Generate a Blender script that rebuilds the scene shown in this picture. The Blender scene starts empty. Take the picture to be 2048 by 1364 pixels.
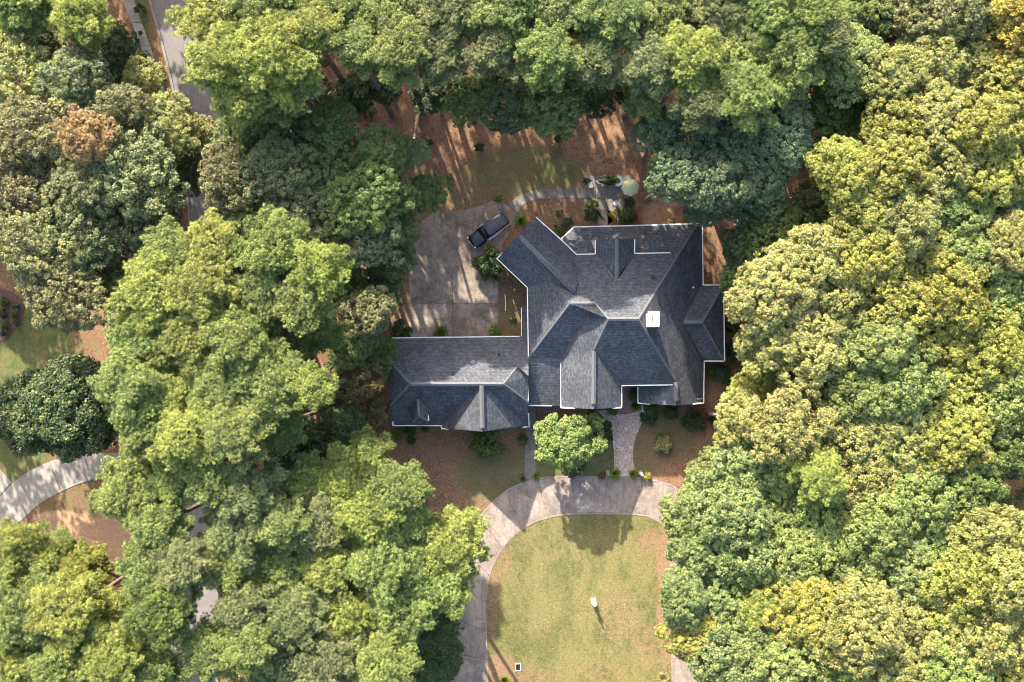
import bpy, bmesh, math, random
import numpy as np
from mathutils import Vector, Matrix
random.seed(7)
rng = np.random.default_rng(7)
R = math.radians
# ------------------------------------------------------------------ camera, light
sc = bpy.context.scene
H = 88.1            # drone height above the ground, metres
F = 24.0 / 36.0 * 2048
cam_d = bpy.data.cameras.new('camera'); cam_d.lens = 24; cam_d.sensor_width = 36; cam_d.clip_end = 600; cam_d.clip_start = 1
cam = bpy.data.objects.new('camera', cam_d); sc.collection.objects.link(cam)
cam.location = (0, 0, H); cam.rotation_euler = (0, 0, 0); sc.camera = cam
SUN_EL = R(26.5)
SH = Vector((0.335, -0.942, 0)).normalized()      # direction in which shadows fall
world = bpy.data.worlds.new('World'); sc.world = world; world.use_nodes = True
wn = world.node_tree; bg = wn.nodes['Background']
sky = wn.nodes.new('ShaderNodeTexSky'); sky.sky_type = 'NISHITA'; sky.sun_disc = False
sky.sun_elevation = SUN_EL
sky.sun_rotation = math.atan2(-SH.x, -SH.y)       # compass bearing of the sun
sky.air_density = 1.0; sky.dust_density = 4.0; sky.ozone_density = 0.4
wn.links.new(sky.outputs[0], bg.inputs[0]); bg.inputs[1].default_value = 0.15
sun_d = bpy.data.lights.new('sun', 'SUN'); sun_d.energy = 4.3; sun_d.angle = R(0.6); sun_d.color = (1.0, 0.89, 0.75)
sun = bpy.data.objects.new('sun', sun_d); sc.collection.objects.link(sun)
sdir = Vector((SH.x * math.cos(SUN_EL), SH.y * math.cos(SUN_EL), -math.sin(SUN_EL)))
sun.rotation_euler = sdir.to_track_quat('-Z', 'Y').to_euler(); sun.location = (0, 0, 120)
sc.view_settings.view_transform = 'Standard'; sc.view_settings.look = 'None'
sc.view_settings.exposure = 2.35; sc.view_settings.gamma = 1; sc.view_settings.use_curve_mapping = False
sc.cycles.filter_width = 1.0; sc.cycles.max_bounces = 6; sc.cycles.diffuse_bounces = 4; sc.cycles.transmission_bounces = 4; sc.cycles.transparent_max_bounces = 6

# ------------------------------------------------------------------ helpers
COL = sc.collection
def P(px, py, z=0.0):
    """the point at height z that lies at that place of the picture"""
    k = (H - z) / F
    return Vector(((px - 1024) * k, (682 - py) * k, z))
def tag(o, label=None, cat=None, group=None, kind=None):
    if label: o['label'] = label
    if cat: o['category'] = cat
    if group: o['group'] = group
    if kind: o['kind'] = kind
    return o
def empty(name, loc=(0, 0, 0), rz=0):
    o = bpy.data.objects.new(name, None); COL.objects.link(o); o.location = loc; o.rotation_euler = (0, 0, rz)
    o.empty_display_size = 0.3
    return o
def link(name, me, mat=None, parent=None):
    o = bpy.data.objects.new(name, me); COL.objects.link(o)
    if mat is not None and not me.materials: me.materials.append(mat)
    if parent is not None: o.parent = parent
    return o
def obj(name, bm, mat=None, parent=None, smooth=False):
    me = bpy.data.meshes.new(name)
    bm.normal_update(); bm.to_mesh(me); bm.free()
    if smooth: me.shade_smooth()
    return link(name, me, mat, parent)
def box(bm, c, s, rz=0, rx=0, ry=0):
    m = Matrix.Translation(c) @ Matrix.Rotation(rz, 4, 'Z') @ Matrix.Rotation(ry, 4, 'Y') @ Matrix.Rotation(rx, 4, 'X') @ Matrix.Diagonal((s[0], s[1], s[2], 1))
    bmesh.ops.create_cube(bm, size=1, matrix=m)
def boxbm(c, s, rz=0, rx=0, ry=0, bev=0):
    bm = bmesh.new(); box(bm, c, s, rz, rx, ry)
    if bev: bmesh.ops.bevel(bm, geom=bm.edges[:], offset=bev, segments=2, affect='EDGES')
    return bm
def bar(bm, a, b, w, h, up=Vector((0, 0, 1))):
    a = Vector(a); b = Vector(b); d = b - a; L = d.length
    if L < 1e-5: return
    x = d / L; y = up.cross(x)
    if y.length < 1e-4: y = Vector((0, 1, 0))
    y.normalize(); z = x.cross(y)
    m = Matrix((x, y, z)).transposed().to_4x4(); m.translation = (a + b) / 2
    bmesh.ops.create_cube(bm, size=1, matrix=m @ Matrix.Diagonal((L, w, h, 1)))
def tube(bm, pts, rad, n=7, cap=True):
    pts = [Vector(p) for p in pts]
    if not isinstance(rad, (list, tuple)): rad = [rad] * len(pts)
    rings = []
    for i, p in enumerate(pts):
        d = (pts[min(i + 1, len(pts) - 1)] - pts[max(i - 1, 0)]).normalized()
        a = d.cross(Vector((0, 0, 1)))
        if a.length < 1e-3: a = Vector((1, 0, 0))
        a.normalize(); b = d.cross(a)
        rings.append([bm.verts.new(p + (a * math.cos(t) + b * math.sin(t)) * rad[i]) for t in [2 * math.pi * k / n for k in range(n)]])
    for r0, r1 in zip(rings, rings[1:]):
        for k in range(n): bm.faces.new((r0[k], r0[(k + 1) % n], r1[(k + 1) % n], r1[k]))
    if cap:
        bm.faces.new(rings[0][::-1]); bm.faces.new(rings[-1])
def lathe(bm, prof, c=(0, 0, 0), n=14, sx=1, sy=1):
    c = Vector(c); rings = []
    for r, z in prof:
        rings.append([bm.verts.new(c + Vector((r * sx * math.cos(t), r * sy * math.sin(t), z))) for t in [2 * math.pi * k / n for k in range(n)]])
    for r0, r1 in zip(rings, rings[1:]):
        for k in range(n): bm.faces.new((r0[k], r0[(k + 1) % n], r1[(k + 1) % n], r1[k]))
    bm.faces.new(rings[0][::-1]); bm.faces.new(rings[-1])
def prism(bm, poly, z0, z1, bevel=0.0):
    """poly: list of xy; a flat slab; bevel draws the top edge in a little"""
    n = len(poly)
    if n < 3: return
    ar = sum(poly[i][0] * poly[(i + 1) % n][1] - poly[(i + 1) % n][0] * poly[i][1] for i in range(n))
    if ar < 0: poly = poly[::-1]
    b = [bm.verts.new((x, y, z0)) for x, y in poly]
    m = [bm.verts.new((x, y, z1 - bevel)) for x, y in poly]
    for i in range(n): bm.faces.new((b[i], b[(i + 1) % n], m[(i + 1) % n], m[i]))
    if bevel:
        tp = inset(poly, bevel)
        t = [bm.verts.new((x, y, z1)) for x, y in tp]
        for i in range(n): bm.faces.new((m[i], m[(i + 1) % n], t[(i + 1) % n], t[i]))
        bm.faces.new(t)
    else: bm.faces.new(m)
def inset(poly, d):
    """moves every edge of a counter-clockwise polygon inwards by d"""
    n = len(poly)
    ar = sum(poly[i][0] * poly[(i + 1) % n][1] - poly[(i + 1) % n][0] * poly[i][1] for i in range(n))
    if ar < 0: poly = poly[::-1]
    out = []
    for i in range(n):
        a = Vector(poly[i - 1]); b = Vector(poly[i]); c = Vector(poly[(i + 1) % n])
        e1 = b - a; e2 = c - b
        if e1.length < 1e-6 or e2.length < 1e-6: out.append((b.x, b.y)); continue
        e1.normalize(); e2.normalize()
        n1 = Vector((-e1.y, e1.x)); n2 = Vector((-e2.y, e2.x)); s = n1 + n2
        k = s.length_squared
        v = b + (s * (2 * d / k) if k > 0.3 else n1 * d)
        out.append((v.x, v.y))
    return out
def clip(poly, a, b, c):
    """part of poly with a*x+b*y<=c"""
    out = []; n = len(poly)
    for i in range(n):
        p = poly[i]; q = poly[(i + 1) % n]
        dp = a * p[0] + b * p[1] - c; dq = a * q[0] + b * q[1] - c
        if dp <= 0: out.append(p)
        if (dp < 0 < dq) or (dq < 0 < dp):
            t = dp / (dp - dq); out.append((p[0] + (q[0] - p[0]) * t, p[1] + (q[1] - p[1]) * t))
    res = []
    for p in out:
        if not res or (abs(p[0] - res[-1][0]) + abs(p[1] - res[-1][1])) > 1e-3: res.append(p)
    if len(res) > 1 and (abs(res[0][0] - res[-1][0]) + abs(res[0][1] - res[-1][1])) < 1e-3: res.pop()
    return res if len(res) > 2 else []
def area(poly):
    n = len(poly)
    return abs(sum(poly[i][0] * poly[(i + 1) % n][1] - poly[(i + 1) % n][0] * poly[i][1] for i in range(n))) / 2
def pix(pts): return [tuple(P(x, y, 0)[:2]) for x, y in pts]
def spline(pts, n=6):
    out = []
    for i in range(len(pts) - 1):
        p0 = Vector(pts[max(i - 1, 0)]); p1 = Vector(pts[i]); p2 = Vector(pts[i + 1]); p3 = Vector(pts[min(i + 2, len(pts) - 1)])
        for k in range(n):
            t = k / n
            v = 0.5 * ((2 * p1) + (p2 - p0) * t + (2 * p0 - 5 * p1 + 4 * p2 - p3) * t * t + (3 * p1 - p0 - 3 * p2 + p3) * t ** 3)
            out.append(tuple(v))
    out.append(tuple(pts[-1]))
    return out

# ------------------------------------------------------------------ materials
class NT:
    def __init__(s, name, rough=0.8, spec=0.3):
        s.m = bpy.data.materials.new(name); s.m.use_nodes = True; s.t = s.m.node_tree
        s.b = s.t.nodes['Principled BSDF']; s.b.inputs['Roughness'].default_value = rough
        s.b.inputs['Specular IOR Level'].default_value = spec
        s.tc = s.t.nodes.new('ShaderNodeTexCoord')
    def n(s, kind, **kw):
        x = s.t.nodes.new('ShaderNode' + kind)
        for k, v in kw.items(): setattr(x, k, v)
        return x
    def l(s, a, b): s.t.links.new(a, b)
    def noise(s, scale, detail=4, rough=0.6, src='Object', vec=None, dist=0.0):
        x = s.n('TexNoise'); x.inputs['Scale'].default_value = scale; x.inputs['Detail'].default_value = detail
        x.inputs['Roughness'].default_value = rough; x.inputs['Distortion'].default_value = dist
        s.l(vec if vec is not None else s.tc.outputs[src], x.inputs['Vector']); return x.outputs['Fac']
    def ramp(s, f, stops):
        x = s.n('ValToRGB'); e = x.color_ramp.elements
        while len(e) < len(stops): e.new(0.5)
        for i, (p, c) in enumerate(stops):
            e[i].position = p; e[i].color = (c, c, c, 1) if isinstance(c, (int, float)) else (*c, 1)
        s.l(f, x.inputs[0]); return x.outputs[0]
    def mix(s, f, a, b, mode='MIX'):
        x = s.n('Mix', data_type='RGBA', blend_type=mode)
        for v, i in ((f, 0), (a, 6), (b, 7)):
            if isinstance(v, (int, float)): x.inputs[i].default_value = v
            elif isinstance(v, tuple): x.inputs[i].default_value = (*v, 1)
            else: s.l(v, x.inputs[i])
        return x.outputs[2]
    def math(s, op, a, b=0.0):
        x = s.n('Math', operation=op)
        for v, i in ((a, 0), (b, 1)):
            if isinstance(v, (int, float)): x.inputs[i].default_value = v
            else: s.l(v, x.inputs[i])
        return x.outputs[0]
    def color(s, c):
        if isinstance(c, tuple): s.b.inputs['Base Color'].default_value = (*c, 1)
        else: s.l(c, s.b.inputs['Base Color'])
    def bump(s, f, st=0.5, d=0.03):
        x = s.n('Bump'); x.inputs['Strength'].default_value = st; x.inputs['Distance'].default_value = d
        s.l(f, x.inputs['Height']); s.l(x.outputs[0], s.b.inputs['Normal'])

KA = 0.50     # the camera was exposed for the trees; everything below is real albedo
def sc3(c, k=None): return tuple(v * (KA if k is None else k) for v in c)
def plain(name, c, rough=0.6, spec=0.4, metal=0.0, var=0.12, scale=6):
    t = NT(name, rough, spec); t.b.inputs['Metallic'].default_value = metal
    f = t.noise(scale, 5); c = sc3(c, .8 if min(c) > .6 else None)
    t.color(t.mix(f, tuple(v * (1 - var) for v in c), tuple(min(1, v * (1 + var)) for v in c)))
    return t.m
def leafmat(name, tr=0.3):
    t = NT(name, 0.5, 0.3)
    oi = t.n('ObjectInfo'); at = t.n('Attribute', attribute_name='tone')
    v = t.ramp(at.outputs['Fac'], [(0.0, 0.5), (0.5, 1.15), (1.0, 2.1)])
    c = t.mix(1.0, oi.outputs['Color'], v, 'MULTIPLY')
    hs = t.math('FRACT', t.math('MULTIPLY', at.outputs['Fac'], 53.7))
    c = t.mix(1.0, c, t.ramp(hs, [(0.0, (0.74, 0.98, 0.80)), (.5, (1.0, 1.0, 1.0)), (1.0, (1.32, 1.08, .85))]), 'MULTIPLY')
    w = t.ramp(at.outputs['Fac'], [(0.66, 0.0), (0.98, 0.35)])
    c = t.mix(w, c, (0.27, 0.25, 0.06))
    t.color(c)
    tl = t.n('BsdfTranslucent'); t.l(t.mix(1.0, c, (1.2, 1.15, 0.6), 'MULTIPLY'), tl.inputs[0])
    mx = t.n('MixShader'); mx.inputs[0].default_value = tr
    t.l(t.b.outputs[0], mx.inputs[1]); t.l(tl.outputs[0], mx.inputs[2])
    t.l(mx.outputs[0], t.t.nodes['Material Output'].inputs[0])
    return t.m
M = {}
M['leaf'] = leafmat('leaf', .34); M['needle'] = leafmat('needle', 0.3)
def bark(name, c):
    t = NT(name, 0.9, 0.15); f = t.noise(3, 6, .7); g = t.noise(24, 4)
    t.color(t.mix(f, tuple(v * .6 for v in c), tuple(v * 1.35 for v in c))); t.bump(g, .6, .05); return t.m
M['bark'] = bark('bark', (0.105, 0.082, 0.066)); M['pale_bark'] = bark('pale_bark', (0.15, 0.13, 0.11))

def shingle(name, dark, light, warm):
    t = NT(name, 0.85, 0.2)
    uv = t.tc.outputs['UV']
    br = t.n('TexBrick'); br.offset = 0.37; br.squash = 1.0
    t.l(uv, br.inputs['Vector'])
    br.inputs['Color1'].default_value = (0.15, 0.15, 0.15, 1); br.inputs['Color2'].default_value = (0.85, 0.85, 0.85, 1)
    br.inputs['Mortar'].default_value = (0, 0, 0, 1); br.inputs['Scale'].default_value = 1.0
    br.inputs['Mortar Size'].default_value = 0.022; br.inputs['Mortar Smooth'].default_value = 0.3
    br.inputs['Bias'].default_value = 0.0; br.inputs['Brick Width'].default_value = 0.30; br.inputs['Row Height'].default_value = 0.21
    f = t.noise(9, 3, .7, vec=uv); g = t.noise(0.35, 4, .6, vec=uv); h = t.noise(14, 2, .8, vec=uv)
    c = t.ramp(br.outputs['Color'], [(0.0, tuple(v * .45 for v in dark)), (0.14, tuple(v * .9 for v in dark)), (0.55, tuple((a + b) / 2 for a, b in zip(dark, light))), (0.86, tuple(v * 1.15 for v in light))])
    c = t.mix(t.ramp(f, [(.35, 0.0), (.7, .6)]), c, warm)
    c = t.mix(1.0, c, t.ramp(g, [(.3, .78), (.7, 1.2)]), 'MULTIPLY')
    c = t.mix(1.0, c, t.ramp(h, [(.3, .75), (.7, 1.3)]), 'MULTIPLY')
    t.color(t.mix(1.0, c, (.58, .58, .59), 'MULTIPLY')); t.bump(br.outputs['Color'], .6, .03); return t.m
M['shingle'] = shingle('roof_shingle', (0.060, 0.070, 0.088), (0.135, 0.150, 0.175), (0.118, 0.122, 0.130))
M['cap'] = plain('ridge_cap_shingle', (0.21, 0.215, 0.23), .9, .2, var=.5, scale=5)
M['white'] = plain('white_paint', (0.86, 0.85, 0.83), .5, .4, var=.05, scale=2)
M['gutter'] = plain('gutter_paint', (0.78, 0.75, 0.71), .5, .3, var=.18, scale=1.5)
M['plastic'] = plain('white_plastic', (0.82, 0.82, 0.83), .35, .5, var=.04)
M['copper'] = plain('weathered_copper', (0.20, 0.115, 0.075), .6, .5, metal=.3, var=.4, scale=4)
M['dark_metal'] = plain('dark_metal', (0.03, 0.03, 0.033), .5, .5)
M['cream'] = plain('cream_cap', (0.85, 0.80, 0.72), .6, .3, var=.06, scale=3)
M['glass'] = plain('dark_glass', (0.012, 0.014, 0.016), .06, .8, var=0)
M['hole'] = plain('flue_hole', (0.16, 0.08, 0.04), .9, .1, var=.4, scale=9)
def brick(name, c1, c2, mort, w=.22, h=.075, src='Object', rot=False):
    t = NT(name, 0.85, 0.2); mp = t.n('Mapping'); t.l(t.tc.outputs[src], mp.inputs[0])
    if rot: mp.inputs['Rotation'].default_value = (R(90), 0, 0)
    br = t.n('TexBrick'); t.l(mp.outputs[0], br.inputs[0]); br.inputs['Scale'].default_value = 1
    br.inputs['Color1'].default_value = (*c1, 1); br.inputs['Color2'].default_value = (*c2, 1); br.inputs['Mortar'].default_value = (*mort, 1)
    br.inputs['Brick Width'].default_value = w; br.inputs['Row Height'].default_value = h; br.inputs['Mortar Size'].default_value = .012
    f = t.noise(5, 4); t.color(t.mix(1.0, br.outputs['Color'], t.ramp(f, [(.3, .7), (.7, 1.25)]), 'MULTIPLY')); return t.m
M['brick'] = brick('wall_brick', (0.30, 0.15, 0.10), (0.22, 0.11, 0.08), (0.40, 0.36, 0.32), rot=True)
M['paver'] = brick('porch_brick', (0.20, 0.10, 0.09), (0.13, 0.07, 0.065), (0.24, 0.20, 0.19), .22, .11)

def concrete(name, base, stain, moss=0.0, warm=(0.52, 0.41, 0.34), seed=0.0):
    t = NT(name, 0.9, 0.2)
    g = t.n('NewGeometry'); mp = t.n('Mapping'); t.l(g.outputs['Position'], mp.inputs[0]); mp.inputs['Location'].default_value = (seed, seed * 2, 0)
    v = mp.outputs[0]
    f = t.noise(0.28, 6, .65, vec=v, dist=.6); f2 = t.noise(1.3, 6, .7, vec=v); f3 = t.noise(4.0, 6, .9, vec=v)
    mp2 = t.n('Mapping'); t.l(g.outputs['Position'], mp2.inputs[0]); mp2.inputs['Scale'].default_value = (2.2, .35, 1)
    f4 = t.noise(0.8, 5, .7, vec=mp2.outputs[0], dist=.5)
    oi = t.n('ObjectInfo')
    c = t.mix(t.ramp(f, [(.36, 1.0), (.62, 0.0)]), base, stain)
    c = t.mix(t.ramp(t.noise(2.6, 7, .8, vec=v, dist=1.0), [(.38, .7), (.5, 0.0)]), c, stain)
    c = t.mix(t.ramp(f2, [(.45, 0.0), (.75, .5)]), c, warm)
    c = t.mix(t.ramp(f4, [(.48, 0.0), (.64, .6)]), c, stain); c = t.mix(t.ramp(t.noise(.55, 8, .8, vec=v, dist=2.0), [(.56, 0.0), (.70, .55)]), c, warm)
    if moss: c = t.mix(t.ramp(t.noise(.5, 6, .75, vec=v, dist=1.2), [(.5, 0.0), (.66, moss)]), c, (0.13, 0.125, 0.055))
    c = t.mix(1.0, c, t.ramp(f3, [(.3, .70), (.7, 1.32)]), 'MULTIPLY')
    c = t.mix(1.0, c, t.ramp(oi.outputs['Random'], [(0, .90), (1, 1.08)]), 'MULTIPLY')
    t.color(t.mix(1.0, c, (KA, KA, KA), 'MULTIPLY')); t.bump(f3, .3, .01); return t.m
M['drive'] = concrete('driveway_concrete', (0.56, 0.465, 0.40), (0.24, 0.205, 0.185))
M['court'] = concrete('court_concrete', (0.54, 0.435, 0.345), (0.24, 0.195, 0.165), .65, (0.70, 0.52, 0.38), 13)
M['walk'] = concrete('walk_concrete', (0.37, 0.335, 0.30), (0.23, 0.21, 0.195), .15, (0.40, 0.33, 0.27), 31)
M['pale_drive'] = concrete('pale_concrete', (0.56, 0.52, 0.48), (0.40, 0.37, 0.345), 0, (0.6, .52, .46), 50)
M['edge'] = concrete('edge_concrete', (0.46, 0.40, 0.36), (0.36, 0.31, 0.27))
M['joint'] = plain('joint_dirt', (0.07, 0.06, 0.05), .95, .1, var=.4, scale=3)
M['asphalt'] = concrete('road_asphalt', (0.36, 0.335, 0.33), (0.28, 0.26, 0.26), 0, (0.40, .37, .34), 70)
def stonemat():
    t = NT('flagstone', 0.85, 0.25); oi = t.n('ObjectInfo'); f = t.noise(6, 5, .7)
    c = t.ramp(oi.outputs['Random'], [(0, (0.36, 0.26, 0.20)), (.3, (0.42, 0.33, 0.27)), (.55, (0.38, 0.28, 0.24)), (.8, (0.48, 0.41, 0.35)), (1, (0.31, 0.25, 0.22))])
    t.color(t.mix(1.0, c, t.ramp(f, [(.3, .8), (.7, 1.25)]), 'MULTIPLY')); t.bump(f, .4, .02); return t.m
M['stone'] = stonemat()
M['mortar'] = plain('path_mortar', (0.32, 0.25, 0.20), .95, .1, var=.3, scale=8)

def groundmat(name, lawn=False):
    t = NT(name, 0.95, 0.1); g = t.n('NewGeometry'); v = g.outputs['Position']
    at = t.n('Attribute', attribute_name='grass'); bt = t.n('Attribute', attribute_name='bare')
    fine = t.noise(4.2, 5, .9, vec=v); fine2 = t.noise(2.1, 5, .85, vec=v); mid = t.noise(.8, 7, .8, vec=v, dist=.3); big = t.noise(.22, 5, .6, vec=v)
    straw = t.mix(t.ramp(fine, [(.36, 0.0), (.64, 1.0)]), (0.062, 0.040, 0.030), (0.30, 0.185, 0.130))
    straw = t.mix(t.ramp(mid, [(.42, 0.0), (.64, .6)]), straw, (0.26, 0.185, 0.125)); straw = t.mix(t.ramp(fine2, [(.33, .65), (.47, 0.0)]), straw, (0.075, 0.055, 0.038))
    vo = t.n('TexVoronoi'); vo.inputs['Scale'].default_value = 1.9; t.l(v, vo.inputs['Vector'])
    straw = t.mix(t.ramp(vo.outputs['Distance'], [(.09, .8), (.16, 0.0)]), straw, (0.42, 0.29, 0.20))
    bare = t.mix(t.ramp(fine2, [(.3, 0.0), (.7, 1.0)]), (0.27, 0.185, 0.125), (0.50, 0.35, 0.25))
    base = t.mix(t.ramp(t.math('ADD', bt.outputs['Fac'], t.math('MULTIPLY', t.math('SUBTRACT', mid, .5), .8)), [(.35, 0.0), (.65, 1.0)]), straw, bare)
    grass = t.mix(t.ramp(fine, [(.3, 0.0), (.7, 1.0)]), (0.036, 0.064, 0.024), (0.115, 0.165, 0.070))
    grass = t.mix(t.ramp(mid, [(.42, 0.0), (.62, .7)]), grass, (0.19, 0.155, 0.095))
    m = t.math('ADD', at.outputs['Fac'], t.math('ADD', t.math('MULTIPLY', t.math('SUBTRACT', mid, .5), 2.4), t.math('MULTIPLY', t.math('SUBTRACT', fine2, .5), 1.6)))
    t.color(t.mix(1.0, t.mix(t.ramp(m, [(.34, 0.0), (.80, 1.0)]), base, grass), (.90, .82, .72), 'MULTIPLY')); t.bump(fine, .8, .08); return t.m
M['ground'] = groundmat('pine_straw_ground')
def lawnmat():
    t = NT('dry_lawn', 0.95, 0.1); g = t.n('NewGeometry'); v = g.outputs['Position']
    at = t.n('Attribute', attribute_name='bare')
    fine = t.noise(3.6, 6, .9, vec=v); mid = t.noise(1.3, 8, .85, vec=v); mp = t.n('Mapping'); t.l(v, mp.inputs[0]); mp.inputs['Scale'].default_value = (1, .5, 1)
    mp.inputs['Rotation'].default_value = (0, 0, R(35)); big = t.noise(.30, 8, .78, vec=mp.outputs[0], dist=.15)
    c = t.mix(t.ramp(big, [(.42, 0.0), (.56, 1.0)]), (0.160, 0.185, 0.060), (0.305, 0.280, 0.110))
    c = t.mix(t.ramp(mid, [(.42, 0.0), (.66, .75)]), c, (0.37, 0.29, 0.125))
    c = t.mix(t.ramp(mid, [(.28, .7), (.42, 0.0)]), c, (0.115, 0.14, 0.045))
    k = t.math('ADD', at.outputs['Fac'], t.math('MULTIPLY', t.math('SUBTRACT', mid, .5), 2.6))
    c = t.mix(t.ramp(k, [(.3, 0.0), (.8, .95)]), c, (0.45, 0.27, 0.165))
    c = t.mix(1.0, c, t.ramp(fine, [(.32, .5), (.68, 1.6)]), 'MULTIPLY')
    vo = t.n('TexVoronoi'); vo.inputs['Scale'].default_value = 1.5; t.l(v, vo.inputs['Vector'])
    c = t.mix(t.ramp(vo.outputs['Distance'], [(.06, .8), (.11, 0.0)]), c, (0.60, 0.46, 0.32))
    t.color(t.mix(1.0, c, (.39, .40, .42), 'MULTIPLY')); t.bump(fine, .6, .05); return t.m
M['lawn'] = lawnmat()
M['mulch'] = plain('bed_mulch', (0.20, 0.13, 0.11), .95, .1, var=.5, scale=9)

# ------------------------------------------------------------------ ground
def grid_sheet(name, mat, x0, x1, y0, y1, step, z, fields, inside=None):
    nx = int((x1 - x0) / step) + 1; ny = int((y1 - y0) / step) + 1
    xs = np.linspace(x0, x1, nx); ys = np.linspace(y0, y1, ny)
    X, Y = np.meshgrid(xs, ys); co = np.stack([X.ravel(), Y.ravel(), np.full(X.size, z)], 1)
    i, j = np.meshgrid(np.arange(nx - 1), np.arange(ny - 1)); a = (j * nx + i).ravel()
    fa = np.stack([a, a + 1, a + nx + 1, a + nx], 1)
    me = bpy.data.meshes.new(name); me.from_pydata(co.tolist(), [], fa.tolist())
    for fname, blobs in fields.items():
        val = np.zeros(X.size)
        for (bx, by, rx, ry, s) in blobs:
            c = P(bx, by); d = ((co[:, 0] - c.x) / (rx * H / F)) ** 2 + ((co[:, 1] - c.y) / (ry * H / F)) ** 2
            val = np.maximum(val, s * np.clip(1.5 - d, 0, 1))
        at = me.attributes.new(fname, 'FLOAT', 'POINT'); at.data.foreach_set('value', val)
    return link(name, me, mat)
grass_blobs = [(1040, 340, 120, 55, .7), (1110, 340, 60, 40, .8), (930, 390, 70, 30, .5), (1030, 365, 80, 35, .6), (985, 950, 75, 65, .7), (930, 900, 60, 40, .35), (1150, 905, 110, 60, 1.1),
    (1340, 860, 70, 60, .6), (1290, 900, 40, 60, .6), (1400, 900, 60, 40, .4), (1140, 430, 90, 30, .35), (1020, 640, 30, 90, .6), (1050, 960, 40, 30, .8),
    (30, 720, 130, 110, 1.2), (20, 890, 80, 90, 1.3), (180, 1000, 110, 40, .55), (282, 60, 16, 130, 1.1), (150, 690, 60, 40, .5),
    (1240, 230, 25, 60, .3), (1400, 470, 60, 30, .35), (1700, 600, 300, 500, .3)]
bare_blobs = [(170, 1085, 120, 60, 1.1), (120, 1050, 60, 30, 1), (1220, 300, 60, 110, .4), (1330, 430, 60, 40, .55), (1440, 440, 60, 30, .45), (440, 1170, 250, 200, .5), (430, 200, 30, 80, .6), (1445, 480, 30, 90, .2)]
big_ground = bmesh.new(); prism(big_ground, [(-500, -500), (500, -500), (500, 500), (-500, 500)], -3, -0.06)
tag(obj('ground_far', big_ground, M['ground']), 'reddish brown pine straw floor of the wood', kind='structure')
tag(grid_sheet('ground', M['ground'], -100, 100, -80, 80, 0.5, -0.02, {'grass': grass_blobs, 'bare': bare_blobs}), 'reddish brown pine straw ground with patches of grass', kind='structure')

# central lawn inside the drive
inner = spline([(977, 1375), (975, 1300), (974, 1257), (973, 1206), (978, 1158), (993, 1118), (1016, 1084), (1050, 1055), (1091, 1038), (1132, 1030), (1200, 1028.5), (1278, 1031), (1306, 1038), (1329, 1054), (1338, 1077), (1340, 1110), (1341, 1200), (1342, 1300), (1343, 1375)], 5)
outer = spline([(893, 1375), (903, 1300), (908, 1240), (912, 1180), (921, 1115), (936, 1070), (953, 1039), (989, 999), (1023, 973), (1054, 961), (1091, 953), (1166, 951.5), (1258, 953.5), (1302, 957), (1353, 974), (1392, 1005), (1412, 1050), (1420, 1110), (1422, 1200), (1423, 1300), (1424, 1375)], 5)
lp = pix(inner)
def inpoly(X, Y, poly):
    ins = np.zeros(X.shape, bool); n = len(poly)
    for i in range(n):
        x1, y1 = poly[i]; x2, y2 = poly[(i + 1) % n]
        if y1 == y2: continue
        c = ((y1 > Y) != (y2 > Y)) & (X < (x2 - x1) * (Y - y1) / (y2 - y1) + x1); ins ^= c
    return ins
def lawn_sheet():
    bm = bmesh.new(); n = len(lp); vs = [bm.verts.new((x, y, .012)) for x, y in lp]
    f = bm.faces.new(vs); bmesh.ops.triangulate(bm, faces=[f])
    for _ in range(5):
        es = [e for e in bm.edges if e.calc_length() > 1.0]
        if not es: break
        bmesh.ops.subdivide_edges(bm, edges=es, cuts=1, use_grid_fill=False)
        bmesh.ops.triangulate(bm, faces=bm.faces[:])
    me = bpy.data.meshes.new('lawn'); bm.normal_update(); bm.to_mesh(me); bm.free()
    co = np.array([v.co[:] for v in me.vertices]); val = np.zeros(len(co))
    for (bx, by, rx, ry, s) in [(1332, 1130, 22, 80, .8), (1335, 1230, 22, 110, .8), (1300, 1290, 40, 50, .45), (1000, 1110, 30, 50, .5), (995, 1340, 40, 35, .9), (1300, 1080, 30, 30, .6), (1060, 1350, 60, 18, .5), (985, 1200, 14, 80, .7), (1200, 1340, 60, 20, .4), (1240, 1240, 50, 60, .4)]:
        c = P(bx, by); d = ((co[:, 0] - c.x) / (rx * H / F)) ** 2 + ((co[:, 1] - c.y) / (ry * H / F)) ** 2
        val = np.maximum(val, s * np.clip(1.5 - d, 0, 1))
    at = me.attributes.new('bare', 'FLOAT', 'POINT'); at.data.foreach_set('value', val)
    return link('lawn', me, M['lawn'])
tag(lawn_sheet(), 'dry yellow green lawn enclosed by the curved driveway', kind='structure')

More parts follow.
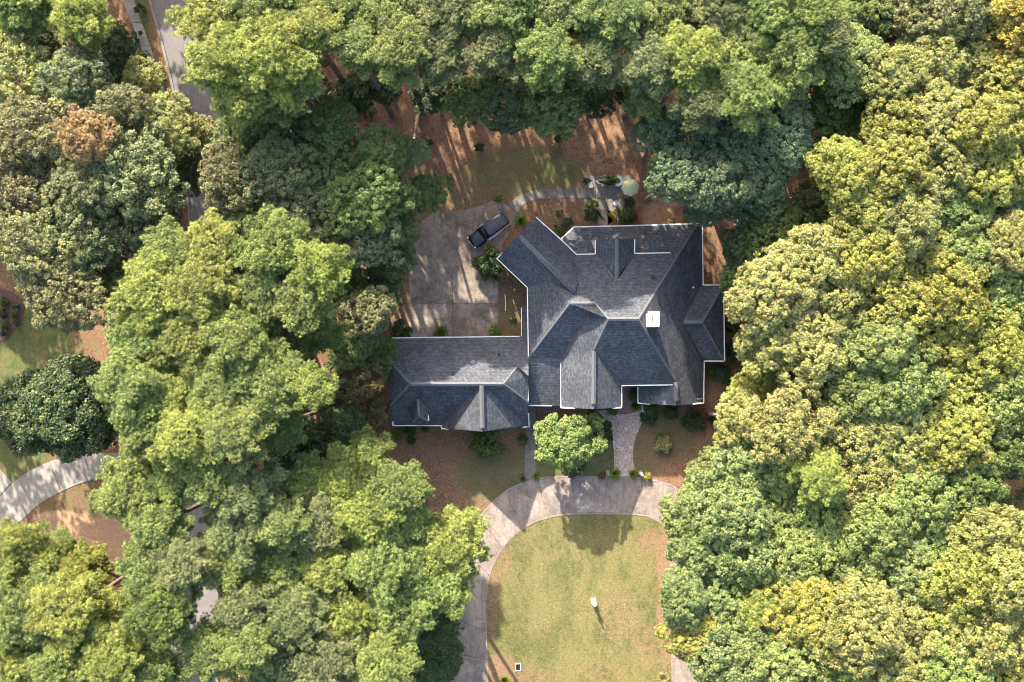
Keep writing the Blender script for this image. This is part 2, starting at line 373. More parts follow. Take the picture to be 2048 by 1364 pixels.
# ---- slabs
def slab_set(root, polys, mat, z0, z1, gap=.025, name='slab'):
    for p in polys:
        if area(p) < .05: continue
        q = inset(p, gap); bm = bmesh.new()
        try: prism(bm, q, z0, z1, .006); obj(name, bm, mat, root)
        except ValueError: bm.free()
def walk_between(A, B, step):
    """cuts the band between two polylines into slabs of about that length"""
    def resample(L, n):
        L = [Vector(p) for p in L]; d = [0]
        for a, b in zip(L, L[1:]): d.append(d[-1] + (b - a).length)
        out = []
        for k in range(n + 1):
            t = d[-1] * k / n; i = max(j for j in range(len(d)) if d[j] <= t + 1e-6); i = min(i, len(L) - 2)
            out.append(L[i].lerp(L[i + 1], (t - d[i]) / max(1e-6, d[i + 1] - d[i])))
        return out, d[-1]
    a, la = resample(A, 240); b, lb = resample(B, 240)
    n = max(1, round((la + lb) / 2 / step)); out = []
    for k in range(n):
        i0 = round(240 * k / n); i1 = round(240 * (k + 1) / n); m = max(2, round((i1 - i0) / 6))
        idx = sorted(set([i0 + round((i1 - i0) * q / m) for q in range(m + 1)]))
        out.append([tuple(a[i]) for i in idx] + [tuple(b[i]) for i in idx[::-1]])
    return out
def under(name, poly, mat, z, label):
    bm = bmesh.new(); prism(bm, poly, -.05, z); return tag(obj(name, bm, mat), label, kind='structure')

root = tag(empty('driveway'), 'curved grey concrete driveway around the front lawn', kind='structure')
oi_ = pix(outer); ii_ = pix(inner)
def between(A, B, t):
    n = 200
    def rs(L):
        L = [Vector(p) for p in L]; d = [0]
        for a, b in zip(L, L[1:]): d.append(d[-1] + (b - a).length)
        out = []
        for k in range(n + 1):
            s = d[-1] * k / n; i = min(max(j for j in range(len(d)) if d[j] <= s + 1e-6), len(L) - 2)
            out.append(L[i].lerp(L[i + 1], (s - d[i]) / max(1e-6, d[i + 1] - d[i])))
        return out
    return [tuple(a.lerp(b, t)) for a, b in zip(rs(A), rs(B))]
e_out = between(oi_, ii_, .045); e_in = between(oi_, ii_, .955)
slab_set(root, walk_between(e_out, e_in, 4.2), M['drive'], -.04, .03)
slab_set(root, walk_between(oi_, e_out, 4.2), M['edge'], -.04, .05, .006, 'edging')
slab_set(root, walk_between(e_in, ii_, 4.2), M['edge'], -.04, .05, .006, 'edging')

# parking court
court = pix([(818, 680), (818, 515), (826, 470), (846, 440), (880, 415), (897, 420), (930, 419), (962, 411), (986, 402), (1004, 401), (1013, 409), (1037, 430), (1031, 452), (1006, 486), (1000, 520), (997, 560), (997, 680)])
root = tag(empty('parking_court'), 'stained concrete parking court beside the garage', kind='structure')
def cutpoly(poly, lines):
    ps = [poly]
    for (a, b) in lines:
        A = P(*a); B = P(*b); n = Vector((-(B.y - A.y), B.x - A.x)).normalized(); c = n.x * A.x + n.y * A.y; out = []
        for p in ps:
            out += [q for q in (clip(p, n.x, n.y, c), clip(p, -n.x, -n.y, -c)) if q]
        ps = out
    return ps
lower = cutpoly(court, [((800, 536), (1040, 536))])
low = [p for p in lower if sum(y for _, y in p) / len(p) < P(0, 536).y]; up = [p for p in lower if p not in low]
ps = []
for p in low: ps += cutpoly(p, [((800, 607), (1040, 607)), ((905, 500), (905, 700))])
for p in up: ps += cutpoly(p, [((858, 444), (960, 540)), ((930, 400), (950, 560))])
slab_set(root, ps, M['court'], -.04, .03)
# back walk and patio
root = tag(empty('garden_walk'), 'curved concrete walk from the parking court to the patio', kind='structure')
wa = pix(spline([(1013, 409), (1038, 392), (1065, 381.5), (1094, 377.5), (1130, 377), (1166.5, 377)], 4)); wb = pix(spline([(1036, 427), (1046, 410), (1071, 400), (1097, 397.5), (1130, 397.5), (1166.5, 397.5)], 4))
slab_set(root, walk_between(wa, wb, 2.6), M['walk'], -.04, .035)
root = tag(empty('patio'), 'square grey concrete patio with white furniture', kind='structure')
pp = cutpoly(pix([(1167, 351), (1268, 351), (1268, 421), (1216.5, 421), (1216.5, 452), (1195, 452), (1195, 421), (1167, 421)]), [((1100, 376), (1300, 376)), ((1100, 397), (1300, 397)), ((1100, 421), (1300, 421)), ((1191, 340), (1191, 460)), ((1215, 340), (1215, 460)), ((1243, 340), (1243, 460))])
slab_set(root, pp, M['walk'], -.04, .035)
# side walk
root = tag(empty('side_walk'), 'straight narrow concrete walk from the drive to the house', kind='structure')
slab_set(root, walk_between(pix([(1051, 800), (1050.5, 860), (1049, 940), (1048, 960)]), pix([(1072, 800), (1072, 860), (1072.5, 940), (1074, 959)]), 2.9), M['walk'], -.04, .04)
# left driveway
root = tag(empty('neighbour_driveway'), 'pale concrete driveway curving in from the left side', kind='structure')
la_ = pix(spline([(-60, 1060), (-20, 1010), (0, 993), (26, 965), (57, 943), (101, 922), (150, 911), (210, 906), (264, 903), (380, 898)], 5))
lb_ = pix(spline([(-20, 1110), (10, 1060), (40, 1044), (79, 1008), (132, 979), (185, 960), (238, 953), (300, 950), (380, 950)], 5))
slab_set(root, walk_between(la_, lb_, 4.6), M['pale_drive'], -.04, .03)
root = tag(empty('neighbour_walk'), 'short pale concrete walk meeting the left driveway', kind='structure')
slab_set(root, [pix([(-30, 915), (2, 941), (24, 965), (0, 991), (-30, 1020)])], M['pale_drive'], -.04, .028)
# street, kerbs and sidewalk
ctr = spline([(322, -130), (345, -20), (378, 100), (405, 230), (425, 400), (432, 560), (425, 700), (412, 850), (405, 1000), (400, 1150), (392, 1300), (372, 1500)], 6)
def offs(L, d):
    out = []
    for i, p in enumerate(L):
        a = Vector(L[max(i - 1, 0)]); b = Vector(L[min(i + 1, len(L) - 1)]); t = (b - a).normalized(); out.append((p[0] - t.y * d, p[1] + t.x * d))
    return out
rl = offs(ctr, 46); rr = offs(ctr, -46)
bm = bmesh.new()
A_ = pix(rl); B_ = pix(rr)
for k in range(len(A_) - 1): prism(bm, [A_[k], A_[k + 1], B_[k + 1], B_[k]], -.05, .004)
tag(obj('street', bm, M['asphalt']), 'grey street running down the left side under the trees', kind='structure')
for nm, s in (('kerb_left', 1), ('kerb_right', -1)):
    root = tag(empty(nm), 'concrete kerb along the ' + ('left' if s > 0 else 'right') + ' edge of the street', kind='structure')
    slab_set(root, walk_between(pix(offs(ctr, s * 46)), pix(offs(ctr, s * 51)), 6), M['edge'], -.05, .12, .004, 'kerb_stone')
root = tag(empty('sidewalk'), 'pale concrete sidewalk beside the street', kind='structure')
slab_set(root, walk_between(pix([(215, -90), (245, 0), (280, 90), (310, 180), (330, 300), (345, 420)]), pix([(240, -90), (268, 0), (300, 90), (330, 180), (350, 300), (365, 420)]), 3.0), M['pale_drive'], -.04, .04)
bm = bmesh.new(); prism(bm, pix(spline([(-10, 575), (20, 583), (42, 597), (49, 618), (38, 648), (15, 675), (-10, 690)], 4)), -.03, .02)
tag(obj('flower_bed', bm, M['mulch']), 'mulched bed with small round shrubs on the left lawn', kind='structure')
bm = bmesh.new(); prism(bm, pix([(18, 842), (42, 850), (46, 868), (34, 876), (22, 862)]), -.03, .02)
tag(obj('mulch_patch', bm, M['mulch']), 'small mulch patch beside the left lawn shrub', kind='structure')

# flagstone path and brick porch
flag = pix(spline([(1197, 822), (1207, 836), (1215, 848), (1223, 872), (1227, 898), (1228, 925), (1229, 940), (1239, 953)], 3) + spline([(1270, 953), (1269.5, 936), (1266, 915), (1269, 884), (1279, 856), (1292, 827), (1284, 818)], 3) + spline([(1266, 825), (1250, 828), (1228, 826), (1210, 820)], 3))
root = tag(empty('flagstone_path'), 'hourglass shaped flagstone path from the drive to the front porch', kind='structure')
bm = bmesh.new(); prism(bm, flag, -.04, .02); obj('mortar_bed', bm, M['mortar'], root)
fx = [p[0] for p in flag]; fy = [p[1] for p in flag]; pts = []
tries = 0
while len(pts) < 230 and tries < 9000:
    tries += 1
    q = (random.uniform(min(fx), max(fx)), random.uniform(min(fy), max(fy))); md = random.choice((.36, .45, .62))
    if all((q[0] - a) ** 2 + (q[1] - b) ** 2 > md * md for a, b in pts) and inpoly(np.array([q[0]]), np.array([q[1]]), flag)[0]: pts.append(q)
for i, (x, y) in enumerate(pts):
    cell = flag
    near = sorted(((x - a) ** 2 + (y - b) ** 2, a, b) for a, b in pts)[1:16]
    cell0 = [(x - 1, y - 1), (x + 1, y - 1), (x + 1, y + 1), (x - 1, y + 1)]
    for a_, b_, c_ in ((-1, 0, -(x - .9)), (1, 0, x + .9), (0, -1, -(y - .9)), (0, 1, y + .9)): cell = clip(cell, a_, b_, c_) if cell else []
    for d, a, b in near:
        if not cell: break
        nx, ny = a - x, b - y; cell = clip(cell, nx, ny, nx * (a + x) / 2 + ny * (b + y) / 2)
    if cell and area(cell) > .04:
        q = inset(cell, .022); bm = bmesh.new()
        try: prism(bm, q, 0, .045 + random.uniform(0, .015), .008); obj('stone', bm, M['stone'], root)
        except ValueError: bm.free()
bm = bmesh.new(); prism(bm, pix([(1228, 770), (1282, 770), (1283, 817), (1266, 824), (1250, 827), (1232, 825)]), -.04, .06)
tag(obj('porch_floor', bm, M['paver']), 'dark red brick porch floor between the two front gables', kind='structure')
bm = bmesh.new(); prism(bm, pix([(1074, 806), (1120, 806), (1120, 826), (1074, 826)]), -.04, .1)
tag(obj('step_landing', bm, M['paver']), 'dark brick landing beside the side walk', kind='structure')

# ------------------------------------------------------------------ house
house = tag(empty('brick_house', P(1150, 700)), 'large brick house with slate grey shingle roofs, white gutters and attached garage', 'house')
HO = house.location.copy()
def ho(name, bm, mat, parent=None, smooth=False):
    """mesh in world coordinates, hung under the house"""
    o = obj(name, bm, mat, parent or house, smooth)
    if parent is None: o.location = -HO
    return o
def wof(pl, x, y):
    """height on a plane (given by three seen points) at a place of the picture; 1/(H-z) is affine there"""
    A = np.array([[a, b, 1] for a, b, _ in pl]); w = np.array([1 / (H - c) for _, _, c in pl])
    s = np.linalg.solve(A, w); return H - 1 / (s[0] * x + s[1] * y + s[2])
def roof(poly, anchors=None, th=.16):
    pts = []
    for v in poly:
        z = v[2] if len(v) > 2 else wof(anchors, v[0], v[1]); pts.append(P(v[0], v[1], z))
    bm = bmesh.new(); uvl = bm.loops.layers.uv.new('UVMap')
    # newell normal
    n = Vector((0, 0, 0)); k = len(pts)
    for i in range(k):
        a = pts[i]; b = pts[(i + 1) % k]; n += Vector(((a.y - b.y) * (a.z + b.z), (a.z - b.z) * (a.x + b.x), (a.x - b.x) * (a.y + b.y)))
    if n.z < 0: pts = pts[::-1]; n = -n
    n.normalize(); u = Vector((0, 0, 1)).cross(n)
    if u.length < 1e-3: u = Vector((1, 0, 0))
    u.normalize(); v_ = n.cross(u)
    top = [bm.verts.new(p) for p in pts]; bot = [bm.verts.new(p - Vector((0, 0, th))) for p in pts]
    fs = [bm.faces.new(top), bm.faces.new(bot[::-1])]
    for i in range(k): fs.append(bm.faces.new((bot[i], bot[(i + 1) % k], top[(i + 1) % k], top[i])))
    for f in fs:
        for l in f.loops: l[uvl].uv = (l.vert.co.dot(u), l.vert.co.dot(v_))
    bmesh.ops.triangulate(bm, faces=fs[:2])
    return ho('roof_plane', bm, M['shingle'])
aN = [(1217, 638, 10.4), (1277, 638, 10.4), (1200, 508, 5.7)]
aE = [(1277, 638, 10.4), (1352, 762, 6.1), (1404, 560, 3.1)]
aS = [(1217, 638, 10.4), (1277, 638, 10.4), (1352, 762, 6.1)]
aS2 = [(1140, 607, 9.3), (1190, 607, 9.3), (1090, 716, 5.5)]
aP1 = [(1148, 455, 3.3), (1270, 451, 3.3), (1200, 508, 4.8)]
aP2 = [(1272, 451, 3.2), (1404, 447, 3.2), (1320, 506, 4.9)]
aSW = [(994, 517, 5.5), (1055, 575, 5.5), (1150, 585, 8.5)]
aNE = [(1072, 435, 5.5), (1152, 508, 5.6), (1037, 471, 8.5)]
roof([(1152, 509), (1190, 508), (1229, 555), (1240, 555), (1269, 507), (1340, 505), (1392, 455), (1277, 638), (1217, 638), (1190, 607), (1140, 607), (1150, 585), (1155, 567)], aN)
zc = wof(aE, 1365, 645)
roof([(1277, 638), (1392, 455), (1405, 446), (1405, 570), (1366, 645), (1408, 722), (1408, 806), (1353, 811), (1352, 762)], aE)
roof([(1217, 638), (1277, 638), (1352, 762), (1345, 771), (1243, 771), (1188, 700)], aS)
roof([(1140, 607), (1190, 607), (1122, 716), (1057, 716)], aS2)
roof([(1057, 716, 5.5), (1122, 716, 5.5), (1122, 812, 3.6), (1057, 811, 3.6)])
roof([(1055, 575, 5.5), (1096, 563, wof(aSW, 1096, 563)), (1150, 586, 8.5), (1140, 607, 9.3), (1057, 716, 5.5)])
roof([(1190, 607, 9.3), (1217, 638, 10.4), (1188, 700, 8.3), (1187, 818, 8.3), (1122, 815, 5.2), (1122, 716, 5.4)])
roof([(1188, 700, 8.3), (1243, 771, 5.7), (1243, 815, 5.6), (1187, 818, 8.3)])
roof([(994, 517), (1055, 575), (1096, 563), (1150, 585), (1037, 471)], aSW)
roof([(1072, 435), (1037, 471), (1150, 585), (1155, 567), (1152, 508)], aNE)
roof([(1191, 479, 5.7), (1234, 477, 7.4), (1234, 556, 7.4), (1191, 508, 5.75)])
roof([(1269, 479, 5.7), (1234, 477, 7.4), (1234, 556, 7.4), (1269, 508, 5.75)])
roof([(1122, 478), (1148, 454), (1273, 451), (1289, 509), (1152, 512)], aP1)
roof([(1272, 451), (1404, 447), (1393, 457), (1350, 503), (1340, 510), (1286, 511)], aP2)
zr = zc + .05
roof([(1366, 645, zr), (1405, 645, zr), (1447, 570, 3.2), (1405, 570, 3.2)])
roof([(1405, 645, zr), (1447, 570, 3.2), (1448, 722, 3.2)])
roof([(1366, 645, zr), (1405, 645, zr), (1448, 722, 3.2), (1408, 722, 3.2)])
roof([(1276, 774, 3.2), (1352, 762, 6.1), (1353, 811, 6.1), (1276, 806, 3.2)])
# garage
aGN = [(820, 768, 7.5), (1007, 768, 7.5), (900, 676, 3.4)]
aGS = [(820, 768, 7.5), (1007, 768, 7.5), (800, 850, 3.5)]
z1 = wof(aGN, 783, 724); z2 = wof(aGS, 783, 812)
roof([(784, 677), (1044, 673), (1057, 690), (1057, 752), (1035, 733), (1007, 768), (820, 768), (780, 724)], aGN)
roof([(780, 812), (820, 768), (963, 768), (884, 851), (786, 851)], aGS)
roof([(963, 768), (1007, 768), (1055, 804), (1057, 854), (1052, 851)], aGS)
roof([(780, 724, z1), (820, 768, 7.5), (780, 812, z2)])
roof([(1007, 768, 7.5), (1035, 733, wof(aGN, 1035, 733)), (1057, 752, 5.4), (1056, 805, 5.3)])
roof([(963, 768, 7.5), (965, 863, 7.5), (884, 857, 3.4), (884, 850, 3.5)])
roof([(963, 768, 7.5), (965, 863, 7.5), (1057, 853, 3.1), (1053, 849, 3.5)])
roof([(1043, 615, 3.4), (1057, 612, 4.0), (1057, 692, 4.2), (1043, 673, 3.4)])
roof([(836, 797, 6.2), (838, 832, 6.2), (826, 844, 5.1), (826, 812, 5.2)])
roof([(836, 797, 6.2), (838, 832, 6.2), (856, 842, 5.0), (856, 815, 5.1)])
roof([(838, 832, 6.2), (826, 844, 5.1), (856, 843, 5.0)])
bm = bmesh.new(); prism(bm, [tuple(P(x, y, 4.5)[:2]) for x, y in ((829, 812), (853, 812), (853, 839), (829, 839))], 3.0, 5.0); ho('dormer_wall', bm, M['white'])
# ridge caps: overlapping cap shingles
def caps(a, b, w, step=.2, name='ridge_cap', lift=.03):
    A = P(*a); B = P(*b); d = B - A; L = d.length; d.normalize(); side = Vector((0, 0, 1)).cross(d).normalized(); up = d.cross(side)
    bm = bmesh.new(); n = max(2, int(L / step))
    for k in range(n):
        s = A + d * (L * k / n); e = A + d * (L * (k + 1.12) / n); j = random.uniform(-.008, .008)
        vs = []
        for q, h in ((s, lift + .035 + j), (e, lift + j)):
            vs.append([q + up * h, q + side * w / 2 + up * (h - w * .22), q + side * w / 2 + up * (h - w * .22 - .05), q - side * w / 2 + up * (h - w * .22 - .05), q - side * w / 2 + up * (h - w * .22)])
        r0 = [bm.verts.new(v) for v in vs[0]]; r1 = [bm.verts.new(v) for v in vs[1]]
        for i in range(5): bm.faces.new((r0[i], r0[(i + 1) % 5], r1[(i + 1) % 5], r1[i]))
        bm.faces.new(r0[::-1]); bm.faces.new(r1)
    bmesh.ops.recalc_face_normals(bm, faces=bm.faces[:])
    return ho(name, bm, M['cap'])
for a, b, w in [((1040, 473, 8.62), (1149, 584, 8.62), .55), ((1234, 478, 7.45), (1234, 556, 7.45), .42), ((1141, 607, 9.35), (1190, 607, 9.35), .5), ((1217, 638, 10.45), (1277, 638, 10.45), .5),
        ((1188, 702, 8.35), (1187, 808, 8.35), .5), ((1352, 764, 6.15), (1353, 802, 6.15), .5), ((822, 768, 7.55), (1005, 768, 7.55), .5), ((963, 770, 7.56), (965, 856, 7.56), .5), ((1367, 645, zr + .05), (1404, 645, zr + .05), .42), ((836, 798, 6.25), (838, 831, 6.25), .3)]:
    o = caps(a, b, w, .17, 'ridge_vent', .10)
for a, b in [((1277, 638, 10.42), (1392, 455, wof(aN, 1392, 455))), ((1277, 638, 10.42), (1352, 762, 6.12)), ((1217, 638, 10.42), (1188, 700, 8.3)), ((1190, 607, 9.32), (1217, 638, 10.42)), ((1140, 607, 9.32), (1057, 716, 5.5)),
        ((1405, 645, zr), (1447, 570, 3.2)), ((1405, 645, zr), (1448, 722, 3.2)), ((820, 768, 7.5), (780, 724, z1)), ((820, 768, 7.5), (780, 812, z2)), ((1007, 768, 7.5), (1035, 733, wof(aGN, 1035, 733))), ((1007, 768, 7.5), (1056, 804, 5.35)),
        ((838, 832, 6.2), (826, 844, 5.1)), ((838, 832, 6.2), (856, 843, 5.0))]:
    caps(a, b, .26, .2, 'hip_cap', .02)
def valley(a, b, w=.07):
    bm = bmesh.new(); A = P(*a) + Vector((0, 0, .05)); B = P(*b) + Vector((0, 0, .05)); bar(bm, A, B, w, .02); ho('valley_flashing', bm, M['copper'])
for a, b in [((884, 851, 3.5), (934, 798, 6.05)), ((1190, 508, 5.72), (1229, 555, 7.4)), ((1269, 507, 5.72), (1240, 555, 7.4)), ((1404, 570, wof(aE, 1404, 570)), (1366, 645, zc)), ((1366, 645, zc), (1408, 722, wof(aE, 1408, 722))),
        ((1274, 455, 3.4), (1288, 507, 4.9)), ((1152, 510, 5.6), (1190, 509, 5.65)), ((1190, 609, 9.25), (1122, 716, 5.45))]:
    valley(a, b, .09 if a[0] != 1190 or a[1] != 609 else .05)
# gutters and fascias
def gutter(a, b, w=.15, h=.2, name='gutter'):
    bm = bmesh.new(); A = P(*a); B = P(*b); dz = Vector((0, 0, -.07)); bar(bm, A + dz, B + dz, w, h); ho(name, bm, M['gutter'])
W_ = lambda pl, x, y: (x, y, wof(pl, x, y))
G = [(W_(aNE, 1072, 435), W_(aNE, 1122, 479)), (W_(aNE, 1122, 479), W_(aNE, 1152, 508.5)), (W_(aSW, 994, 517), W_(aSW, 1055, 575)), ((994, 517, 5.5), (1006, 505, 6.3)),
     ((1055, 575, 5.5), (1057, 716, 5.5)), (W_(aP1, 1122, 478), W_(aP1, 1148, 454)), (W_(aP1, 1148, 454), W_(aP1, 1273, 451)), (W_(aP2, 1273, 451), W_(aP2, 1404, 447)), (W_(aE, 1404, 447), W_(aE, 1406, 569)),
     ((1406, 570, 3.2), (1447, 570, 3.2)), ((1447, 570, 3.2), (1449, 722, 3.2)), ((1408, 722, 3.2), (1448, 722, 3.2)), (W_(aE, 1408, 723), W_(aE, 1407, 805)), ((1276, 774, 3.2), (1276, 806, 3.2)), ((1276, 806, 3.2), (1300, 808, 4.0)), ((1407, 806, 3.1), (1385, 808, 4.0)),
     (W_(aS, 1243, 771), W_(aS, 1345, 769.5)), ((1243, 772, 5.65), (1243, 814, 5.6)), ((1122, 716, 5.3), (1122, 815, 5.2)), ((1122, 815, 5.2), (1150, 816, 6.5)), ((1243, 815, 5.6), (1225, 816, 6.4)),
     ((1057, 811, 3.6), (1104, 811, 3.6)), (W_(aN, 1152, 509), W_(aN, 1190, 508)), ((1191, 480, 5.7), (1191, 508, 5.75)), ((1269, 479, 5.7), (1269, 508, 5.75)), (W_(aN, 1269, 507), W_(aN, 1341, 505.5)),
     (W_(aGN, 784, 676), W_(aGN, 1039, 673)), ((1043, 615, 3.4), (1044, 673, 3.4)), (W_(aGS, 786, 851), W_(aGS, 883, 851)), ((786, 842, 3.9), (786, 851, 3.5)), ((883, 851, 3.4), (884, 857, 3.4)), ((884, 857, 3.4), (897, 858, 4.0)),
     ((1057, 828, 4.4), (1058, 853, 3.1)), ((1058, 853, 3.1), (1046, 854.5, 3.7)), ((1055.5, 755, 5.3), (1055.5, 806, 5.3)), ((856, 830, 5.0), (857, 842, 5.0))]
for a, b in G: gutter(a, b)
# chimney, vents
bm = bmesh.new(); c = P(1301, 641, 9.2); box(bm, (c.x, c.y, 8.4), (1.1, 1.55, 5.0)); ch = ho('chimney', bm, M['cream'])
c = P(1307.5, 637.5, 11.2)
bm = bmesh.new(); box(bm, (c.x, c.y, 11.1), (1.25, 1.72, .22)); o = obj('chimney_cap', bm, M['cream'], ch)
bm = bmesh.new(); box(bm, (c.x - .12, c.y, 11.24), (.12, .75, .09)); obj('flue', bm, M['hole'], ch)
def vent(px, py, z, r=.09, h=.35, m='dark_metal'):
    bm = bmesh.new(); c = P(px, py, z); lathe(bm, [(r * 2.2, -.12), (r * 2.0, .04), (r, .07), (r, h), (r * 1.5, h + .02), (r * 1.2, h + .12)], c, 10); return ho('vent_pipe', bm, M[m], smooth=False)
vent(1304, 553, wof(aN, 1304, 553), .15, .4); vent(1078, 647, 6.5, .08); vent(905, 745, wof(aGN, 905, 745), .08); vent(997, 707, wof(aGN, 997, 707), .08); vent(1386, 575, wof(aE, 1386, 575), .06, .2, 'white')
# walls
def wall(pts, z1, z0=0, d=.5):
    q = [tuple(P(x, y, 3.3)[:2]) for x, y in pts]; bm = bmesh.new(); prism(bm, inset(q, d), z0, z1); return ho('wall', bm, M['brick'])
wall([(1122, 478), (1148, 455), (1404, 447), (1405, 570), (1447, 570), (1448, 722), (1408, 722), (1407, 800), (1276, 800), (1276, 774), (1240, 774), (1240, 808), (1122, 808), (1122, 806), (1060, 806), (1058, 673), (1056, 575), (1110, 520)], 2.85)
wall([(1074, 440), (1150, 508), (1150, 575), (1058, 575), (998, 517)], 5.2, 0, .5)
wall([(1150, 512), (1338, 510), (1338, 765), (1246, 765), (1240, 804), (1126, 804), (1122, 716), (1060, 712), (1058, 578)], 5.0, 2.0, .6)
wall([(787, 680), (1042, 677), (1055, 700), (1055, 848), (884, 848), (786, 848)], 3.1)
def gable(a, ap, b, inward, z0):
    """upright brick gable under a pair of roof slopes"""
    iv = Vector(inward).normalized(); A, T, B = [P(*p) + iv * .45 for p in (a, ap, b)]
    dz = Vector((0, 0, -.22)); bm = bmesh.new()
    c0 = [A + dz, T + dz * 1.2, B + dz, Vector((B.x, B.y, z0)), Vector((A.x, A.y, z0))]
    f = [bm.verts.new(p) for p in c0]; g = [bm.verts.new(p + iv * .2) for p in c0]
    bm.faces.new(f); bm.faces.new(g[::-1])
    for i in range(5): bm.faces.new((f[i], f[(i + 1) % 5], g[(i + 1) % 5], g[i]))
    bmesh.ops.recalc_face_normals(bm, faces=bm.faces[:]); ho('gable_wall', bm, M['brick'])
gable((1124, 815, 5.2), (1187, 818, 8.3), (1242, 815, 5.6), (0, 1, 0), 2)
gable((1278, 806, 3.2), (1353, 811, 6.1), (1406, 806, 3.1), (0, 1, 0), 2)
gable((888, 857, 3.4), (965, 863, 7.5), (1054, 853, 3.1), (0, 1, 0), 2)
gable((1192, 480, 5.6), (1234, 477, 7.4), (1268, 480, 5.6), (0, -1, 0), 3.6)
gable((996, 517, 5.5), (1037, 471, 8.5), (1072, 437, 5.5), (.75, -.66, 0), 2)
# windows and doors set in the walls
def window(px, py, z, w, h, ang, name='window', m='glass'):
    c = P(px, py, 3.3); r = Matrix.Rotation(ang, 3, 'Z'); nrm = r @ Vector((0, -1, 0)); cc = Vector((c.x, c.y, z)) - nrm * .5
    bm = bmesh.new(); box(bm, cc + nrm * .02, (w, .12, h), ang); o = ho(name, bm, M['white'])
    nx = 2 if name == 'window' else 4; nz = 3 if name == 'window' else 4
    for i in range(nx):
        for j in range(nz):
            q = r @ Vector(((i + .5) * w / nx - w / 2, 0, (j + .5) * h / nz - h / 2)); bm = bmesh.new()
            box(bm, cc + q + nrm * .075, (w / nx - .08, .03, h / nz - .08), ang); obj('pane' if name == 'window' else 'panel', bm, M[m], o)
for x in (830, 905, 980): window(x, 677, 1.3, 2.9, 2.5, R(180), 'garage_door', 'white')
for x, y in ((1150, 815), (1215, 815), (1310, 808), (1375, 808)): window(x, y, 1.7, 1.1, 1.7, 0)
for x in (920, 1000): window(x, 857, 1.7, 1.1, 1.6, 0)
for x in (1180, 1250, 1330): window(x, 451, 1.7, 1.4, 1.6, R(180))
for y in (600, 690): window(1448, y, 1.7, 1.1, 1.6, R(90))
bm = bmesh.new(); c = P(1256, 772, 1); box(bm, (c.x, c.y + .9, 1.1), (1.1, .12, 2.2)); dr = ho('front_door', bm, M['copper'])
bm = bmesh.new(); box(bm, (c.x + .42, c.y + .8, 1.05), (.05, .08, .2)); obj('handle', bm, M['dark_metal'], dr)

# ------------------------------------------------------------------ foliage
def quads(co, name, tone, mat, tri=False):
    k = 3 if tri else 4; n = len(co) // k
    me = bpy.data.meshes.new(name); me.vertices.add(n * k); me.vertices.foreach_set('co', co.astype(np.float32).ravel())
    me.loops.add(n * k); me.loops.foreach_set('vertex_index', np.arange(n * k, dtype=np.int32))
    me.polygons.add(n); me.polygons.foreach_set('loop_start', np.arange(0, n * k, k, dtype=np.int32))
    me.update(calc_edges=True); me.validate()
    at = me.attributes.new('tone', 'FLOAT', 'POINT'); at.data.foreach_set('value', np.repeat(tone, k).astype(np.float32))
    me.materials.append(mat); return me
def unit(v): return v / np.maximum(1e-9, np.linalg.norm(v, axis=-1, keepdims=True))
def dirs(n, zmin=-1.0, g=rng):
    z = g.uniform(zmin, 1, n); t = g.uniform(0, 2 * np.pi, n); r = np.sqrt(1 - z * z)
    return np.stack([r * np.cos(t), r * np.sin(t), z], 1)
def leaves(cen, nrm, L, Wd, g, jit=.6):
    """diamond leaves with a centre and a rough facing direction"""
    n = len(cen); nn = unit(nrm + g.normal(0, jit, (n, 3))); a = unit(np.cross(nn, g.normal(0, 1, (n, 3)))); b = np.cross(nn, a)
    l = L * g.uniform(.7, 1.3, (n, 1)); w = Wd * g.uniform(.7, 1.3, (n, 1)); dr = nn * l * .18
    return np.stack([cen - a * l / 2, cen + b * w / 2 + dr, cen + a * l / 2, cen - b * w / 2 + dr], 1).reshape(-1, 3)
